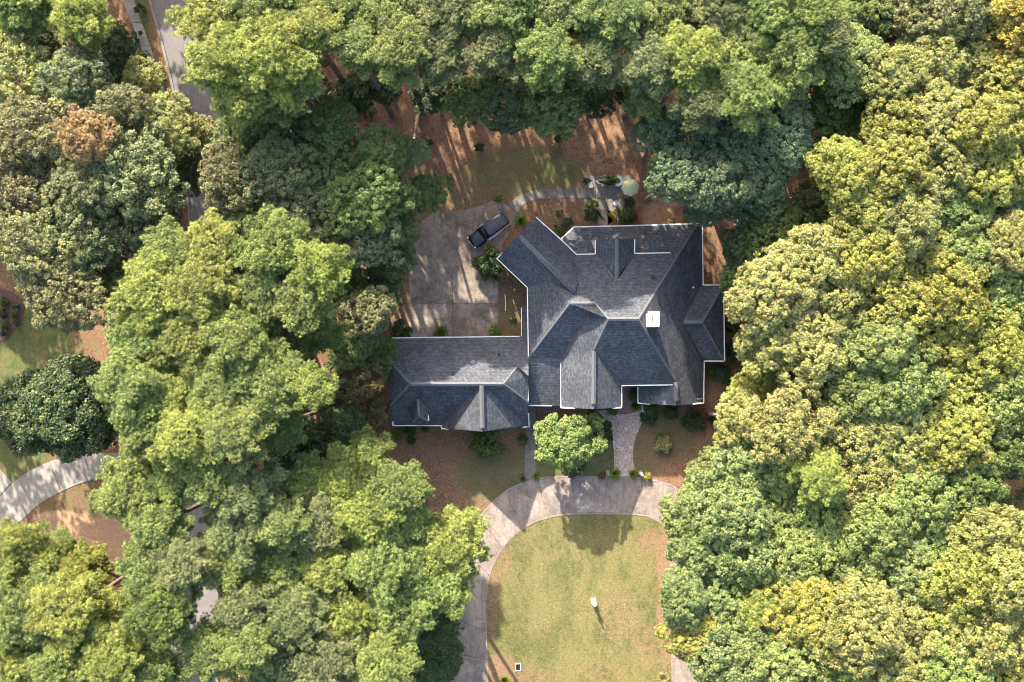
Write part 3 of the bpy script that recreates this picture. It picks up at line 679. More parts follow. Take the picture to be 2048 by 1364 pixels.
def deciduous(seed, Rr=5.0, Hr=3.6, lobes=46, clumps=20, nl=34, leaf=(.24, .17), lob=(1.0, 1.8), zmin=-.35):
    g = np.random.default_rng(seed); cen, nrm, tone, ends = [], [], [], []
    d = dirs(lobes * 3, zmin, g); keep = []
    for v in np.concatenate([d, dirs(lobes * 6, zmin, g)]):   # spread the lobes evenly
        if all(np.dot(v, q) < (.955 if lobes < 100 else .978) - .07 * g.random() * (lobes < 100) for q in keep): keep.append(v)
        if len(keep) >= lobes: break
    warp = g.uniform(0, 6.28, 4)
    for v in keep:
        az = math.atan2(v[1], v[0]); out = 1 + .19 * math.sin(2 * az + warp[0]) + .10 * math.sin(3 * az + warp[1]) + .07 * math.sin(5 * az + warp[2])
        lr = g.uniform(*lob); c = v * np.array([Rr * out, Rr * out, Hr]) * g.uniform(.66, 1.06) * (1 - .5 * lr / Rr)
        ends.append(c); lt = g.uniform(-.12, .12)
        dd = dirs(clumps, -.35, g); dd = unit(dd + v * .55)
        cc = c + dd * lr * np.array([1, 1, .8]) * g.uniform(.75, 1.05, (clumps, 1)); cr = g.uniform(.30, .55, clumps)
        for q, r_, dq in zip(cc, cr, dd):
            e = unit(dirs(nl, -.4, g) + dq * .5); cen.append(q + e * r_ * g.uniform(.3, 1.0, (nl, 1)) * np.array([1, 1, .75]))
            nrm.append(e * .6 + np.array([0, 0, .7])); tone.append(np.clip(g.normal(.5, .19, nl) + lt + g.uniform(-.2, .2), 0, 1))
    # inner leaves
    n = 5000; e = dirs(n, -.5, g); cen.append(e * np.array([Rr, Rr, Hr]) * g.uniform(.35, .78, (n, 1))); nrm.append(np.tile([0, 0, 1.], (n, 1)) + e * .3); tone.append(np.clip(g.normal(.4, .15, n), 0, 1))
    cen = np.concatenate(cen); nrm = np.concatenate(nrm); tone = np.concatenate(tone)
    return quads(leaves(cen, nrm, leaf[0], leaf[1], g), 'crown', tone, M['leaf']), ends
def pine(seed, Rr=4.6, Hr=4.4, nb=46, needles=34):
    g = np.random.default_rng(seed); tc, tn, tt, ends = [], [], [], []
    gold = 2.399; off = g.uniform(0, 6.28)
    for i in range(nb):
        u = (i + .5) / nb; z = Hr * (1 - 1.75 * u) ; rr = Rr * math.sqrt(max(.03, 1 - (z / (Hr * 1.05)) ** 2)) * g.uniform(.66, 1.2)
        if z < -Hr * .3: rr *= g.uniform(.6, 1.0)
        a = off + i * gold + g.uniform(-.35, .35); dv = np.array([math.cos(a), math.sin(a), 0]); sd = np.array([-dv[1], dv[0], 0])
        tip = dv * rr + np.array([0, 0, z]); ends.append(tip); lt = g.uniform(-.14, .14)
        m = max(2, int(rr * 1.5))
        for k in range(m):
            t = 1 - (k / m) * .62; w = (1 - t) * 1.5 + .25
            for s in ((0,) if k == 0 else (-1, 0, 1)):
                if s and g.random() < .34: continue
                c = dv * rr * t + sd * s * w * g.uniform(.7, 1.15) + np.array([0, 0, z - (1 - t) * .9 + g.uniform(-.25, .25)]); cr = g.uniform(.45, .78)
                nt = int(10 * (cr / .55) ** 2); e = dirs(nt, -.15, g)
                tc.append(c + e * cr * np.array([1, 1, .62])); tn.append(unit(e + np.array([0, 0, .8]) + dv * .25)); tt.append(np.clip(g.normal(.5, .23, nt) + lt + g.uniform(-.12, .12), 0, 1))
    for k in range(7):                             # the leader's own clumps close the top
        c = np.array([g.uniform(-.9, .9), g.uniform(-.9, .9), Hr * g.uniform(.72, .98)]); e = dirs(12, -.2, g)
        tc.append(c + e * .6 * np.array([1, 1, .7])); tn.append(unit(e + np.array([0, 0, .8]))); tt.append(np.clip(g.normal(.5, .16, 12), 0, 1))
    tc = np.concatenate(tc); tn = np.concatenate(tn); tt = np.concatenate(tt); n = len(tc)
    # every tuft: a round puff of needle bundles
    N = n * needles; c = np.repeat(tc, needles, 0); ax = np.repeat(tn, needles, 0); pr = np.repeat(g.uniform(.8, 1.25, (n, 1)), needles, 0)
    e = unit(g.normal(0, 1, (N, 3)) * .8 + ax * .7); tg = unit(np.cross(e, g.normal(0, 1, (N, 3)))); ray = (np.arange(N) % 2 == 0)[:, None]
    d = unit(e * np.where(ray, 1.5, .6) + tg * np.where(ray, .55, 1)); L = np.where(ray, g.uniform(.24, .40, (N, 1)), g.uniform(.13, .22, (N, 1))) * pr
    sdv = unit(np.cross(d, tg * .6 + g.normal(0, .5, (N, 3)) * ray + e * (1 - ray))) * np.where(ray, .021, .040); c = c + e * np.where(ray, .06, .15) * pr
    co = np.stack([c - sdv, c + sdv, c + d * L + sdv * .5], 1).reshape(-1, 3)
    tone = np.clip(np.repeat(tt, needles) + g.normal(0, .08, N), 0, 1)
    return quads(co, 'crown', tone, M['needle'], True), ends
def limbs(ends, zr, base, mat, r0=.16, n=14, g=random):
    bm = bmesh.new(); zs = [e[2] for e in ends]; lo = base
    for e in sorted(ends, key=lambda q: g.random())[:n]:
        e = Vector(e); s = Vector((0, 0, max(lo, e.z - e.xy.length * .55 - .8))); mid = s.lerp(e, .5) + Vector((g.uniform(-.25, .25), g.uniform(-.25, .25), -.15))
        tube(bm, [s, mid, e * .94], [r0 * .8, r0 * .45, r0 * .14], 5, False)
        for _ in range(2):
            q = mid.lerp(e, g.uniform(.0, .5)); t = q + Vector((g.uniform(-1, 1), g.uniform(-1, 1), g.uniform(.1, .9))); tube(bm, [q, t], [r0 * .22, r0 * .07], 4, False)
    tube(bm, [(0, 0, lo - .3), (.05, .05, (lo + zr) / 2), (0, 0, zr * .8)], [r0 * 1.25, r0 * .8, r0 * .2], 7, False)
    me = bpy.data.meshes.new('branches'); bm.to_mesh(me); bm.free(); me.materials.append(mat); return me
def trunk_mesh(seed, mat, taper=.62, bend=.02):
    g = random.Random(seed); bm = bmesh.new(); pts = []; rad = []
    for i in range(8):
        t = i / 7; pts.append((bend * math.sin(t * 3 + seed), bend * math.cos(t * 2.3 + seed) - bend, t)); rad.append((1.35 if i == 0 else 1) * (1 - (1 - taper) * t))
    tube(bm, pts, rad, 9); me = bpy.data.meshes.new('trunk'); bm.to_mesh(me); bm.free(); me.materials.append(mat); me.shade_smooth(); return me
KIND = {}
def variant(key, i):
    k = (key, i)
    if k in KIND: return KIND[k]
    if key == 'pine': me, e = pine(100 + i); br = limbs(e, 4.4, -4.2, M['bark'], .17, 26); rr = 4.6
    elif key == 'oak': me, e = deciduous(200 + i, lobes=60, clumps=17, nl=36, leaf=(.24, .16), lob=(.8, 1.5)); br = limbs(e, 3.6, -2.4, M['pale_bark'], .17, 22); rr = 5.0
    elif key == 'maple': me, e = deciduous(300 + i, lobes=56, clumps=21, nl=38, leaf=(.27, .19), lob=(1.0, 1.6)); br = limbs(e, 3.6, -2.4, M['pale_bark'], .16, 16); rr = 5.0
    elif key == 'dense': me, e = deciduous(400 + i, Hr=4.2, lobes=120, clumps=26, nl=22, leaf=(.27, .2), lob=(.95, 1.25), zmin=-.4); br = limbs(e, 4, -3, M['bark'], .16, 12); rr = 5.0
    KIND[k] = (me, br, rr); return KIND[k]
TR = {n: trunk_mesh(i, M[m]) for i, (n, m) in enumerate((('pine', 'bark'), ('oak', 'pale_bark'), ('maple', 'pale_bark'), ('dense', 'bark')))}
NV = {'pine': 5, 'oak': 3, 'maple': 4, 'dense': 2}
COLS = {   # name in the label, colour of the leaves
    'yg': ('bright yellow-green', (0.168, 0.198, 0.054)), 'lg': ('light green', (0.138, 0.178, 0.058)), 'gg': ('grey-green', (0.125, 0.148, 0.068)),
    'mg': ('mid green', (0.092, 0.124, 0.036)), 'dg': ('dark green', (0.060, 0.088, 0.038)), 'ol': ('olive green', (0.130, 0.135, 0.062)),
    'bg': ('blue-green', (0.088, 0.126, 0.068)), 'yl': ('yellow-tinged green', (0.188, 0.195, 0.048)), 'go': ('golden', (0.24, 0.195, 0.045)),
    'or': ('orange-brown', (0.195, 0.130, 0.058)), 'pa': ('pale straw-green', (0.190, 0.198, 0.070)), 'br': ('brownish olive', (0.13, 0.10, 0.045)), 'cg': ('cool green', (0.125, 0.160, 0.062))}
tcount = [0]
_poly = lambda pts: ([p[0] for p in pts], pts)
NOGO = [outer + [], [(800, 400), (1050, 400), (1050, 690), (800, 690)], [(765, 660), (1060, 660), (1060, 870), (765, 870)], [(985, 425), (1460, 425), (1460, 825), (985, 825)],
        offs(ctr, 62) + offs(ctr, -62)[::-1], [(740, 235), (1285, 235), (1285, 440), (740, 440)], [(1020, 800), (1330, 800), (1330, 965), (1020, 965)], [(30, 1000), (300, 950), (340, 1120), (250, 1185), (60, 1130)], [(850, 930), (1000, 950), (960, 1080), (890, 1210), (845, 1210)], [(-60, 1060), (0, 985), (60, 935), (150, 900), (380, 890), (380, 960), (180, 970), (60, 1030), (0, 1110)]]
def blocked(x, y): return any(inpoly(np.array([x]), np.array([y]), q)[0] for q in NOGO)
def tree_base(x, y):
    if not blocked(x, y): return x, y
    best = None; o = math.atan2(y - 682, x - 1024)
    for r in range(12, 330, 10):
        for k in range(16):
            a = o + k * .3927; cost = r * (1.7 - .7 * math.cos(a - o)); q = (x + r * math.cos(a), y + r * math.sin(a))
            if (best is None or cost < best[0]) and not blocked(*q): best = (cost, q)
        if best and r > best[0]: break
    if best: return best[1]
    return x, y
def tree(kind, px, py, r_px, top, col, label, group=None, name=None, flat=1.0):
    i = tcount[0]; tcount[0] += 1
    me, br, rr = variant(kind, i % NV[kind]); g = random.Random(i * 31 + 5)
    zc = top - .55 * r_px * (H - top) / F * (.95 if kind == 'pine' else .75) * flat; zc = max(zc, 2)
    rm = r_px * (H - zc) / F; s = rm / rr; c = P(px, py, zc)
    gx, gy = 1024 + c.x * F / H, 682 - c.y * F / H; bx, by = (gx, gy) if label.startswith('small bright') else tree_base(gx, gy)
    b0 = P(bx, by, 0); az = g.uniform(0, 6.28)
    root = empty(name or {'pine': 'pine_tree', 'oak': 'oak_tree', 'maple': 'hardwood_tree', 'dense': 'evergreen_tree'}[kind], (b0.x, b0.y, 0), 0)
    tag(root, label, 'pine tree' if kind == 'pine' else 'tree', group)
    cc = COLS[col][1]; jb = g.uniform(.88, 1.1); j = [jb * (1 + g.uniform(-.04, .04)) for _ in range(3)]; cl = (cc[0] * j[0], cc[1] * j[1], cc[2] * j[2], 1)
    zs = s * flat * (g.uniform(.58, .72) if kind == 'pine' else g.uniform(.68, .86)); s *= 1.04
    for nm, m in (('crown', me), ('branches', br)):
        o = link(nm, m, None, root); o.location = (c.x - b0.x, c.y - b0.y, zc); o.rotation_euler = (0, 0, az); o.scale = (s, s * g.uniform(.93, 1.07), zs); o.color = cl
    t = link('trunk', TR[kind], None, root); rad = .012 * top + .06 if kind != 'dense' else .15
    top_ = Vector((c.x - b0.x, c.y - b0.y, max(1.0, zc - 2.2 * s))); t.scale = (rad * 1.1, rad * 1.1, top_.length); t.rotation_euler = top_.to_track_quat('Z', 'Y').to_euler(); t.location = (0, 0, -.03)
    return root
ORD = ['first', 'second', 'third', 'fourth', 'fifth', 'sixth', 'seventh', 'eighth', 'ninth']
ROWN = {1: [''], 2: ['upper ', 'lower '], 3: ['upper ', 'middle ', 'lower '], 4: ['top ', 'second ', 'third ', 'bottom '], 5: ['top ', 'second ', 'middle ', 'fourth ', 'bottom ']}
KN = {'pine': 'pine', 'oak': 'oak', 'maple': 'leafy tree', 'dense': 'dense tree'}
def cluster(where, dk, dtop, dcol, rows, group):
    n = len(rows)
    for ri, row in enumerate(rows):
        row = sorted(row, key=lambda t: t[0])
        for ci, t in enumerate(row):
            px, py, r = t[:3]; opt = t[3] if len(t) > 3 else {}
            k = opt.get('k', dk); top = opt.get('h', dtop) ; col = opt.get('c', dcol if isinstance(dcol, str) else dcol[(ci * 7 + ri * 3) % len(dcol)])
            top += ((ci * 37 + ri * 53) % 7 - 3) * .35
            pos = (ORD[ci] + ' from left in ' if len(row) > 1 else 'in ') + ROWN[n][ri] + 'row ' if n > 1 or len(row) > 1 else ''
            if n > 1 and len(row) == 1: pos = 'alone in ' + ROWN[n][ri] + 'row '
            tree(k, px, py, r, top, col, f"{COLS[col][0]} {KN[k]}, {pos}{where}", group)
D = lambda **k: k
cluster('at the top left corner', 'pine', 18, ['lg', 'yg'], [[(55, 15, 62), (165, 35, 62)], [(70, 100, 45, D(k='maple', c='dg', h=11)), (222, 105, 52, D(k='maple', c='dg', h=10))]], 'trees at the top left corner')
cluster('left of the street', 'oak', 17, ['ol', 'gg', 'ol'], [[(40, 150, 72, D(c='pa')), (150, 160, 62), (290, 165, 42, D(c='pa', h=13))],
    [(70, 270, 82), (175, 270, 52, D(c='or', h=18)), (240, 220, 55, D(c='ol')), (335, 262, 66, D(c='pa', h=15)), (388, 262, 38, D(c='pa', h=12))], [(50, 385, 85), (170, 370, 72), (280, 350, 85, D(c='gg')), (375, 345, 45, D(c='gg', h=12))],
    [(60, 490, 75), (165, 480, 85), (290, 450, 70, D(h=14, c='gg'))], [(130, 585, 80), (225, 570, 62, D(h=13, c='mg'))]], 'oaks left of the street')
cluster('beside the top of the street', 'pine', 22, ['yg', 'lg'], [[(445, 35, 82), (550, 20, 80), (620, 60, 55)], [(455, 125, 68, D(c='yg')), (545, 120, 78, D(c='yg')), (600, 165, 45)], [(490, 200, 55), (560, 205, 45, D(h=19))]], 'pines right of the street')
cluster('along the top centre', 'pine', 21, ['lg', 'lg', 'gg'], [[(690, 20, 72), (800, 20, 72), (905, 15, 75), (1010, 20, 72), (1110, 15, 75, D(c='cg')), (1215, 30, 72, D(c='cg'))], [(715, 100, 50), (800, 105, 62), (885, 120, 50), (985, 100, 55, D(c='gg')), (1090, 110, 60), (1185, 130, 50)]], 'pines along the top centre')
cluster('behind the back yard', 'maple', 15, ['mg', 'dg'], [[(640, 215, 36, D(h=8, c='dg')), (715, 185, 42, D(h=9, c='dg')), (770, 165, 38, D(h=9, c='dg')), (870, 185, 42, D(h=10)), (940, 200, 45), (1020, 200, 66), (1110, 205, 62), (1190, 190, 40, D(h=12)), (1245, 170, 38, D(c='dg', h=8))]], 'trees behind the back yard')
cluster('above the blue-green trees', 'pine', 20, ['lg', 'gg', 'lg'], [[(1320, 30, 75), (1430, 15, 80), (1540, 20, 82), (1630, 30, 62, D(c='lg'))], [(1300, 130, 60, D(c='gg')), (1380, 115, 65, D(c='yg')), (1470, 105, 75), (1580, 110, 72, D(c='lg')), (1660, 70, 45)], [(1290, 195, 38, D(h=18)), (1400, 210, 50), (1490, 195, 60), (1560, 170, 42)]], 'pines above the blue-green trees')
cluster('right of the patio', 'maple', 16, 'bg', [[(1316, 262, 46), (1385, 280, 55), (1470, 275, 62), (1560, 270, 62)], [(1346, 345, 52), (1425, 360, 68), (1510, 350, 62)], [(1405, 415, 36, D(h=11)), (1475, 405, 42, D(h=12))]], 'blue-green trees right of the patio')
cluster('between street and parking court', 'oak', 16, ['mg', 'gg', 'mg'], [[(490, 275, 55, D(c='mg')), (570, 260, 60, D(c='dg')), (665, 250, 48)], [(460, 355, 62, D(c='ol')), (560, 345, 75), (660, 330, 72), (765, 315, 52), (820, 305, 35, D(h=13))],
    [(510, 430, 65), (615, 420, 72), (720, 400, 72), (790, 385, 45), (855, 385, 42, D(h=12, c='mg'))], [(650, 480, 55, D(h=14)), (730, 475, 65), (795, 450, 42, D(h=12)), (790, 510, 42, D(c='dg', h=12))], [(690, 560, 48, D(c='mg', h=11)), (765, 575, 42, D(c='dg', h=10)), (735, 625, 52, D(c='ol', k='maple', h=12)), (700, 690, 45, D(c='mg', h=11)), (750, 715, 42, D(c='mg', h=8, k='maple'))]], 'trees between the street and the parking court')
cluster('left of the garage', 'pine', 22, ['lg', 'yg', 'lg'], [[(350, 510, 62), (430, 490, 58, D(c='yg')), (555, 500, 72), (640, 535, 55, D(c='yg'))], [(310, 590, 72, D(c='yg')), (405, 580, 68), (520, 590, 68), (610, 600, 58)],
    [(285, 680, 68), (375, 680, 68), (480, 680, 72), (570, 690, 52, D(c='mg', h=19)), (640, 660, 45, D(c='mg', h=16))], [(260, 770, 62), (350, 780, 68), (450, 775, 68), (550, 770, 68), (630, 775, 42)], [(290, 850, 58), (380, 870, 68), (470, 860, 62), (560, 850, 48, D(h=18))]], 'tall pines left of the garage')
cluster('left of the front yard', 'maple', 9, 'dg', [[(590, 900, 58), (650, 890, 45), (690, 850, 40)], [(665, 770, 45), (715, 765, 45, D(c='br')), (735, 825, 42, D(c='br', h=6))]], 'low trees left of the front yard')
cluster('over the street at lower left', 'pine', 20, ['lg', 'lg', 'gg'], [[(275, 985, 75), (350, 960, 52), (500, 985, 65)], [(320, 1050, 55), (480, 1060, 68), (420, 950, 50), (560, 1045, 50)], [(235, 1215, 36, D(h=14)), (300, 1135, 62), (370, 1130, 55), (465, 1130, 60)], [(330, 1215, 68, D(c='mg')), (490, 1215, 52, D(c='gg')), (500, 1290, 50), (420, 1300, 58)]], 'pines over the street')
cluster('left of the curved driveway', 'pine', 18, ['lg', 'yg', 'lg'], [[(738, 905, 42, D(h=15)), (620, 965, 55), (690, 960, 62, D(c='yg')), (790, 985, 58)], [(640, 1050, 68, D(c='gg')), (740, 1030, 62), (830, 1050, 42), (900, 1085, 68, D(c='yg', h=17))],
    [(570, 1130, 70), (655, 1140, 50), (770, 1120, 78), (870, 1165, 72)], [(590, 1230, 68, D(c='gg')), (700, 1220, 70), (800, 1220, 68), (880, 1250, 40, D(c='dg', h=12))], [(560, 1320, 68, D(c='gg')), (660, 1320, 68, D(c='gg')), (770, 1325, 62), (865, 1320, 55, D(k='dense', c='dg', h=8))]], 'pines left of the curved driveway')
cluster('at the bottom left corner', 'pine', 19, ['yg', 'lg'], [[(25, 1110, 72), (110, 1110, 52, D(h=11)), (170, 1140, 50, D(h=11))], [(50, 1215, 78), (155, 1215, 75)], [(30, 1320, 75), (135, 1325, 78), (235, 1310, 68), (310, 1345, 52)]], 'pines at the bottom left corner')
cluster('at the top right corner', 'maple', 17, ['mg', 'lg'], [[(1735, 20, 66, D(c='mg')), (1830, 25, 72, D(c='ol')), (1930, 15, 72, D(c='ol', h=18)), (2030, 30, 72, D(c='go', h=18))], [(1690, 120, 70, D(c='lg')), (1780, 150, 62, D(c='pa')), (1870, 120, 75, D(c='pa', h=18)), (1960, 130, 52, D(c='pa')), (2030, 160, 62, D(c='yl'))], [(1670, 200, 62, D(c='mg', h=15)), (1760, 220, 45, D(c='mg', h=13))]], 'trees at the top right corner')
cluster('in the upper right wood', 'maple', 18, ['yl', 'yl', 'pa'], [[(1690, 275, 60, D(c='mg', h=14)), (1790, 260, 68), (1880, 240, 68), (1970, 250, 68), (2040, 260, 58)], [(1690, 345, 66), (1780, 340, 70), (1880, 335, 75), (1980, 350, 68)], [(1640, 420, 50, D(c='mg', h=12)), (1720, 425, 68), (1810, 430, 72), (1910, 420, 65, D(c='lg')), (2010, 430, 68, D(c='mg', h=15))]], 'trees in the upper right wood')
cluster('right of the house', 'maple', 17, ['yl', 'yl', 'lg'], [[(1490, 500, 48, D(c='dg', h=12)), (1550, 470, 62, D(c='mg', h=13)), (1620, 520, 68, D(c='pa')), (1740, 510, 62), (1830, 520, 75), (1930, 510, 62), (2020, 490, 62, D(c='pa'))],
    [(1480, 570, 38, D(c='mg', h=11)), (1540, 585, 78, D(c='pa')), (1650, 600, 78, D(c='pa')), (1790, 600, 78, D(c='yl')), (1900, 590, 72), (2010, 590, 78, D(c='lg'))],
    [(1540, 680, 62, D(c='pa')), (1620, 690, 78, D(c='pa')), (1760, 690, 60), (1880, 690, 72), (1990, 690, 78)]], 'trees right of the house')
cluster('right of the front yard', 'maple', 16, ['pa', 'yl', 'lg'], [[(1530, 765, 52, D(c='yl', h=13)), (1620, 770, 58, D(c='mg', h=13)), (1710, 780, 62), (1800, 770, 68, D(c='lg')), (1900, 780, 75), (2010, 790, 78)], [(1480, 840, 52, D(c='pa', h=14)), (1570, 850, 75, D(c='pa')), (1680, 860, 75, D(c='pa')), (1790, 860, 72), (1900, 880, 75), (2010, 890, 75, D(c='mg'))]], 'trees right of the front yard')
cluster('right of the curved driveway', 'maple', 14.5, ['cg', 'cg', 'lg'], [[(1425, 962, 56, D(h=11)), (1495, 935, 65), (1570, 940, 52, D(c='lg')), (1640, 955, 48, D(k='pine', c='yg', h=17)), (1730, 955, 70, D(c='pa', h=16)), (1830, 985, 75, D(h=16)), (1930, 970, 70, D(c='mg', h=15))],
    [(1380, 1045, 60, D(h=12)), (1460, 1030, 72), (1560, 1030, 72), (1650, 1050, 62, D(c='lg', h=15)), (1750, 1060, 70, D(c='lg', h=16)), (1860, 1080, 68, D(h=16)), (1970, 1070, 72, D(c='pa', h=17))],
    [(1400, 1105, 55), (1490, 1110, 75), (1600, 1110, 70), (1700, 1140, 78, D(c='lg', h=16)), (1810, 1150, 68, D(c='cg', h=16)), (1920, 1165, 75, D(c='yl', h=17)), (2020, 1160, 75, D(c='pa', h=17))],
    [(1365, 1195, 48, D(c='cg')), (1440, 1200, 62), (1520, 1210, 48, D(k='pine', c='yg', h=15)), (1610, 1220, 72, D(c='yl', h=16)), (1720, 1250, 80, D(c='pa', h=17)), (1840, 1250, 80, D(c='pa', h=17)), (1960, 1260, 82, D(c='pa', h=17))],
    [(1385, 1270, 55, D(c='yl')), (1460, 1310, 75), (1570, 1320, 78), (1680, 1345, 75, D(c='lg', h=16)), (1790, 1345, 75, D(c='pa', h=16)), (1900, 1350, 75, D(c='lg', h=16)), (2010, 1350, 78, D(c='yl', h=16))]], 'trees right of the curved driveway')
tree('maple', 1139, 881, 60, 6.6, 'lg', 'small bright green tree standing alone before the front gable, above the side walk', name='ornamental_tree')
tree('dense', 133, 815, 99, 10, 'dg', 'large round dark evergreen on the left lawn above the pale driveway', flat=.85)

def mass(name, spots, per, leaf, label, seed, col):
    g = np.random.default_rng(seed); cen, nrm, tone = [], [], []
    for (x, y, z, rx, rz) in spots:
        lob = dirs(max(6, per // 150), -.3, g) * np.array([rx, rx, rz]) * g.uniform(.55, .85, (max(6, per // 150), 1)); k = per // len(lob)
        for v in lob:
            e = dirs(k, -.5, g); cen.append(np.array([x, y, z]) + v + e * rx * g.uniform(.2, .42, (k, 1)) * np.array([1, 1, .8])); nrm.append(e * .6 + np.array([0, 0, .6])); tone.append(np.clip(g.normal(.5, .17, k) + g.uniform(-.15, .15), 0, 1))
    cen = np.concatenate(cen); cen[:, 2] = np.maximum(cen[:, 2], .03)
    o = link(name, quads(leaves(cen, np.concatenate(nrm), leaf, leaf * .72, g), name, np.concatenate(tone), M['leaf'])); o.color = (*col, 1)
    return tag(o, label, name, kind='stuff')
spots = []; gg = random.Random(11)
for _ in range(5000):
    px = gg.uniform(-560, 2600); py = gg.uniform(-850, 1800); top = gg.uniform(16, 22) if py < 0 else gg.uniform(14, 18); r_ = gg.uniform(4.5, 6); m_ = r_ * F / (H - top) + 8
    if -m_ < px < 2048 + m_ and -m_ < py < 1364 + m_: continue
    if 250 < px < 420 and -220 < py < 0: continue
    c = P(px, py, top - 3)
    if all((c.x - a) ** 2 + (c.y - b) ** 2 > (6.2 if py < 0 else 7.6) ** 2 for a, b, *_ in spots): spots.append((c.x, c.y, top - 4, r_, 4))
    if len(spots) >= 210: break
mass('woodland', spots, 1500, .62, 'green wood going on beyond the picture edges', 3, (0.12, 0.14, 0.05))
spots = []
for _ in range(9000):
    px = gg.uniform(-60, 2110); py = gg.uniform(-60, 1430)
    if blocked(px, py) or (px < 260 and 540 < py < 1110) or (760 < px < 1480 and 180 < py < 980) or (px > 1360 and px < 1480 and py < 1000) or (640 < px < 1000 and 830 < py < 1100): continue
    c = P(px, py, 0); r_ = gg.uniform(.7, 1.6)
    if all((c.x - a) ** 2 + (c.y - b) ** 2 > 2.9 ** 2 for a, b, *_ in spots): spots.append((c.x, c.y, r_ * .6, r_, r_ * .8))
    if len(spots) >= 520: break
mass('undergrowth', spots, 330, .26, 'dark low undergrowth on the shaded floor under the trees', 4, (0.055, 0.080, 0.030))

g2 = np.random.default_rng(21); N_ = 26000; px = g2.uniform(640, 1500, N_); py = g2.uniform(180, 1364, N_)
hp = [(1072, 435), (1122, 478), (1148, 450), (1404, 445), (1450, 560), (1450, 725), (1410, 810), (1060, 860), (782, 860), (782, 675), (1044, 672), (1054, 575), (992, 517)]
op = outer; dens = np.where(inpoly(px, py, op), .16, .8); dens = np.where((px > 818) & (px < 1000) & (py > 420) & (py < 680), .3, dens)
ok = (~inpoly(px, py, hp)) & (g2.random(N_) < dens); px = px[ok]; py = py[ok]; n_ = len(px)
cn = np.stack([(px - 1024) * H / F, (682 - py) * H / F, g2.uniform(.06, .075, n_)], 1)
lt_ = link('leaf_litter', quads(leaves(cn, np.tile([0, 0, 1.], (n_, 1)), .13, .10, g2, .3), 'leaf_litter', np.clip(g2.normal(.5, .25, n_), 0, 1), M['leaf'])); lt_.color = (0.20, 0.125, 0.075, 1)
tag(lt_, 'fallen brown leaves scattered over yard, drive and lawn', 'leaf litter', kind='stuff')

# shrubs: small leafy masses with a look of their own
def bush_mesh(seed, tuft=False, n=700):
    g = np.random.default_rng(seed)
    if tuft:
        N = 420; a = g.uniform(0, 6.28, N); e = g.uniform(.25, 1.35, N); d = np.stack([np.cos(a) * np.cos(e), np.sin(a) * np.cos(e), np.sin(e)], 1)
        c = g.normal(0, .08, (N, 3)); c[:, 2] = 0; L = g.uniform(.7, 1.15, (N, 1)); sd = unit(np.cross(d, np.tile([0, 0, 1.], (N, 1)))) * .035
        mid = c + d * L * .6; tip = c + d * L; tip[:, 2] -= .35 * (1.2 - e) * L[:, 0]
        co = np.stack([c - sd, c + sd, mid + sd, mid - sd, mid - sd, mid + sd, tip + sd * .2, tip - sd * .2], 1).reshape(-1, 3)
        return quads(co, 'foliage', np.repeat(np.clip(g.normal(.5, .2, N), 0, 1), 2), M['leaf'])
    cen, nrm, tone = [], [], []
    for v in dirs(26, -.1, g):
        c = v * np.array([.68, .68, .6]) * g.uniform(.7, 1.1); e = unit(dirs(n // 7, -.5, g) + v * .5); r_ = g.uniform(.18, .36)
        cen.append(c + e * r_ * g.uniform(.4, 1, (len(e), 1))); nrm.append(e * .7 + np.array([0, 0, .5])); tone.append(np.clip(g.normal(.5, .18, len(e)) + g.uniform(-.15, .15), 0, 1))
    cen = np.concatenate(cen); cen[:, 2] = np.maximum(cen[:, 2], -.35); nrm = np.concatenate(nrm); an = np.arctan2(cen[:, 1], cen[:, 0]); cen[:, :2] *= (1 + .16 * np.sin(3 * an + seed) + .12 * np.sin(5 * an + 2 * seed))[:, None]
    cen[:, 2] += .42
    return quads(leaves(cen, nrm, .13, .085, g), 'foliage', np.concatenate(tone), M['leaf'])
BM_ = [bush_mesh(500 + i) for i in range(4)]; TM_ = [bush_mesh(600 + i, True) for i in range(2)]
bm = bmesh.new()
for k in range(6): a = k * 1.05; tube(bm, [(0, 0, 0), (.15 * math.cos(a), .15 * math.sin(a), .3), (.4 * math.cos(a), .4 * math.sin(a), .6)], [.035, .025, .01], 5)
STEM = bpy.data.meshes.new('stem'); bm.to_mesh(STEM); bm.free(); STEM.materials.append(M['bark'])
SC = {'dk': (0.035, 0.060, 0.022), 'gr': (0.070, 0.115, 0.025), 'br': (0.14, 0.19, 0.03), 'ye': (0.22, 0.20, 0.04), 'pl': (0.24, 0.22, 0.11), 'rd': (0.16, 0.07, 0.04), 'bl': (0.06, 0.10, 0.09), 'lm': (0.10, 0.15, 0.03)}
def shrub(px, py, r, col, label, h=None, tuft=False, name='shrub', ry=None, z0=0, cat='shrub', group=None):
    h = h if h is not None else r * .065 * .9; i = tcount[0]; tcount[0] += 1
    c = P(px, py, z0 + h * .4); k = H / F; root = empty(name, (c.x, c.y, z0), 0 if ry else random.uniform(0, 6))
    tag(root, label, cat, group)
    f = link('foliage', (TM_[i % 2] if tuft else BM_[i % 4]), None, root); f.scale = (r * k * 1.12 * random.uniform(.9, 1.15), (ry or r) * k * 1.12, h); f.color = (*SC[col], 1)
    if not tuft: s = link('stem', STEM, None, root); s.scale = (r * k * .9, (ry or r) * k * .9, h * .8)
    return root
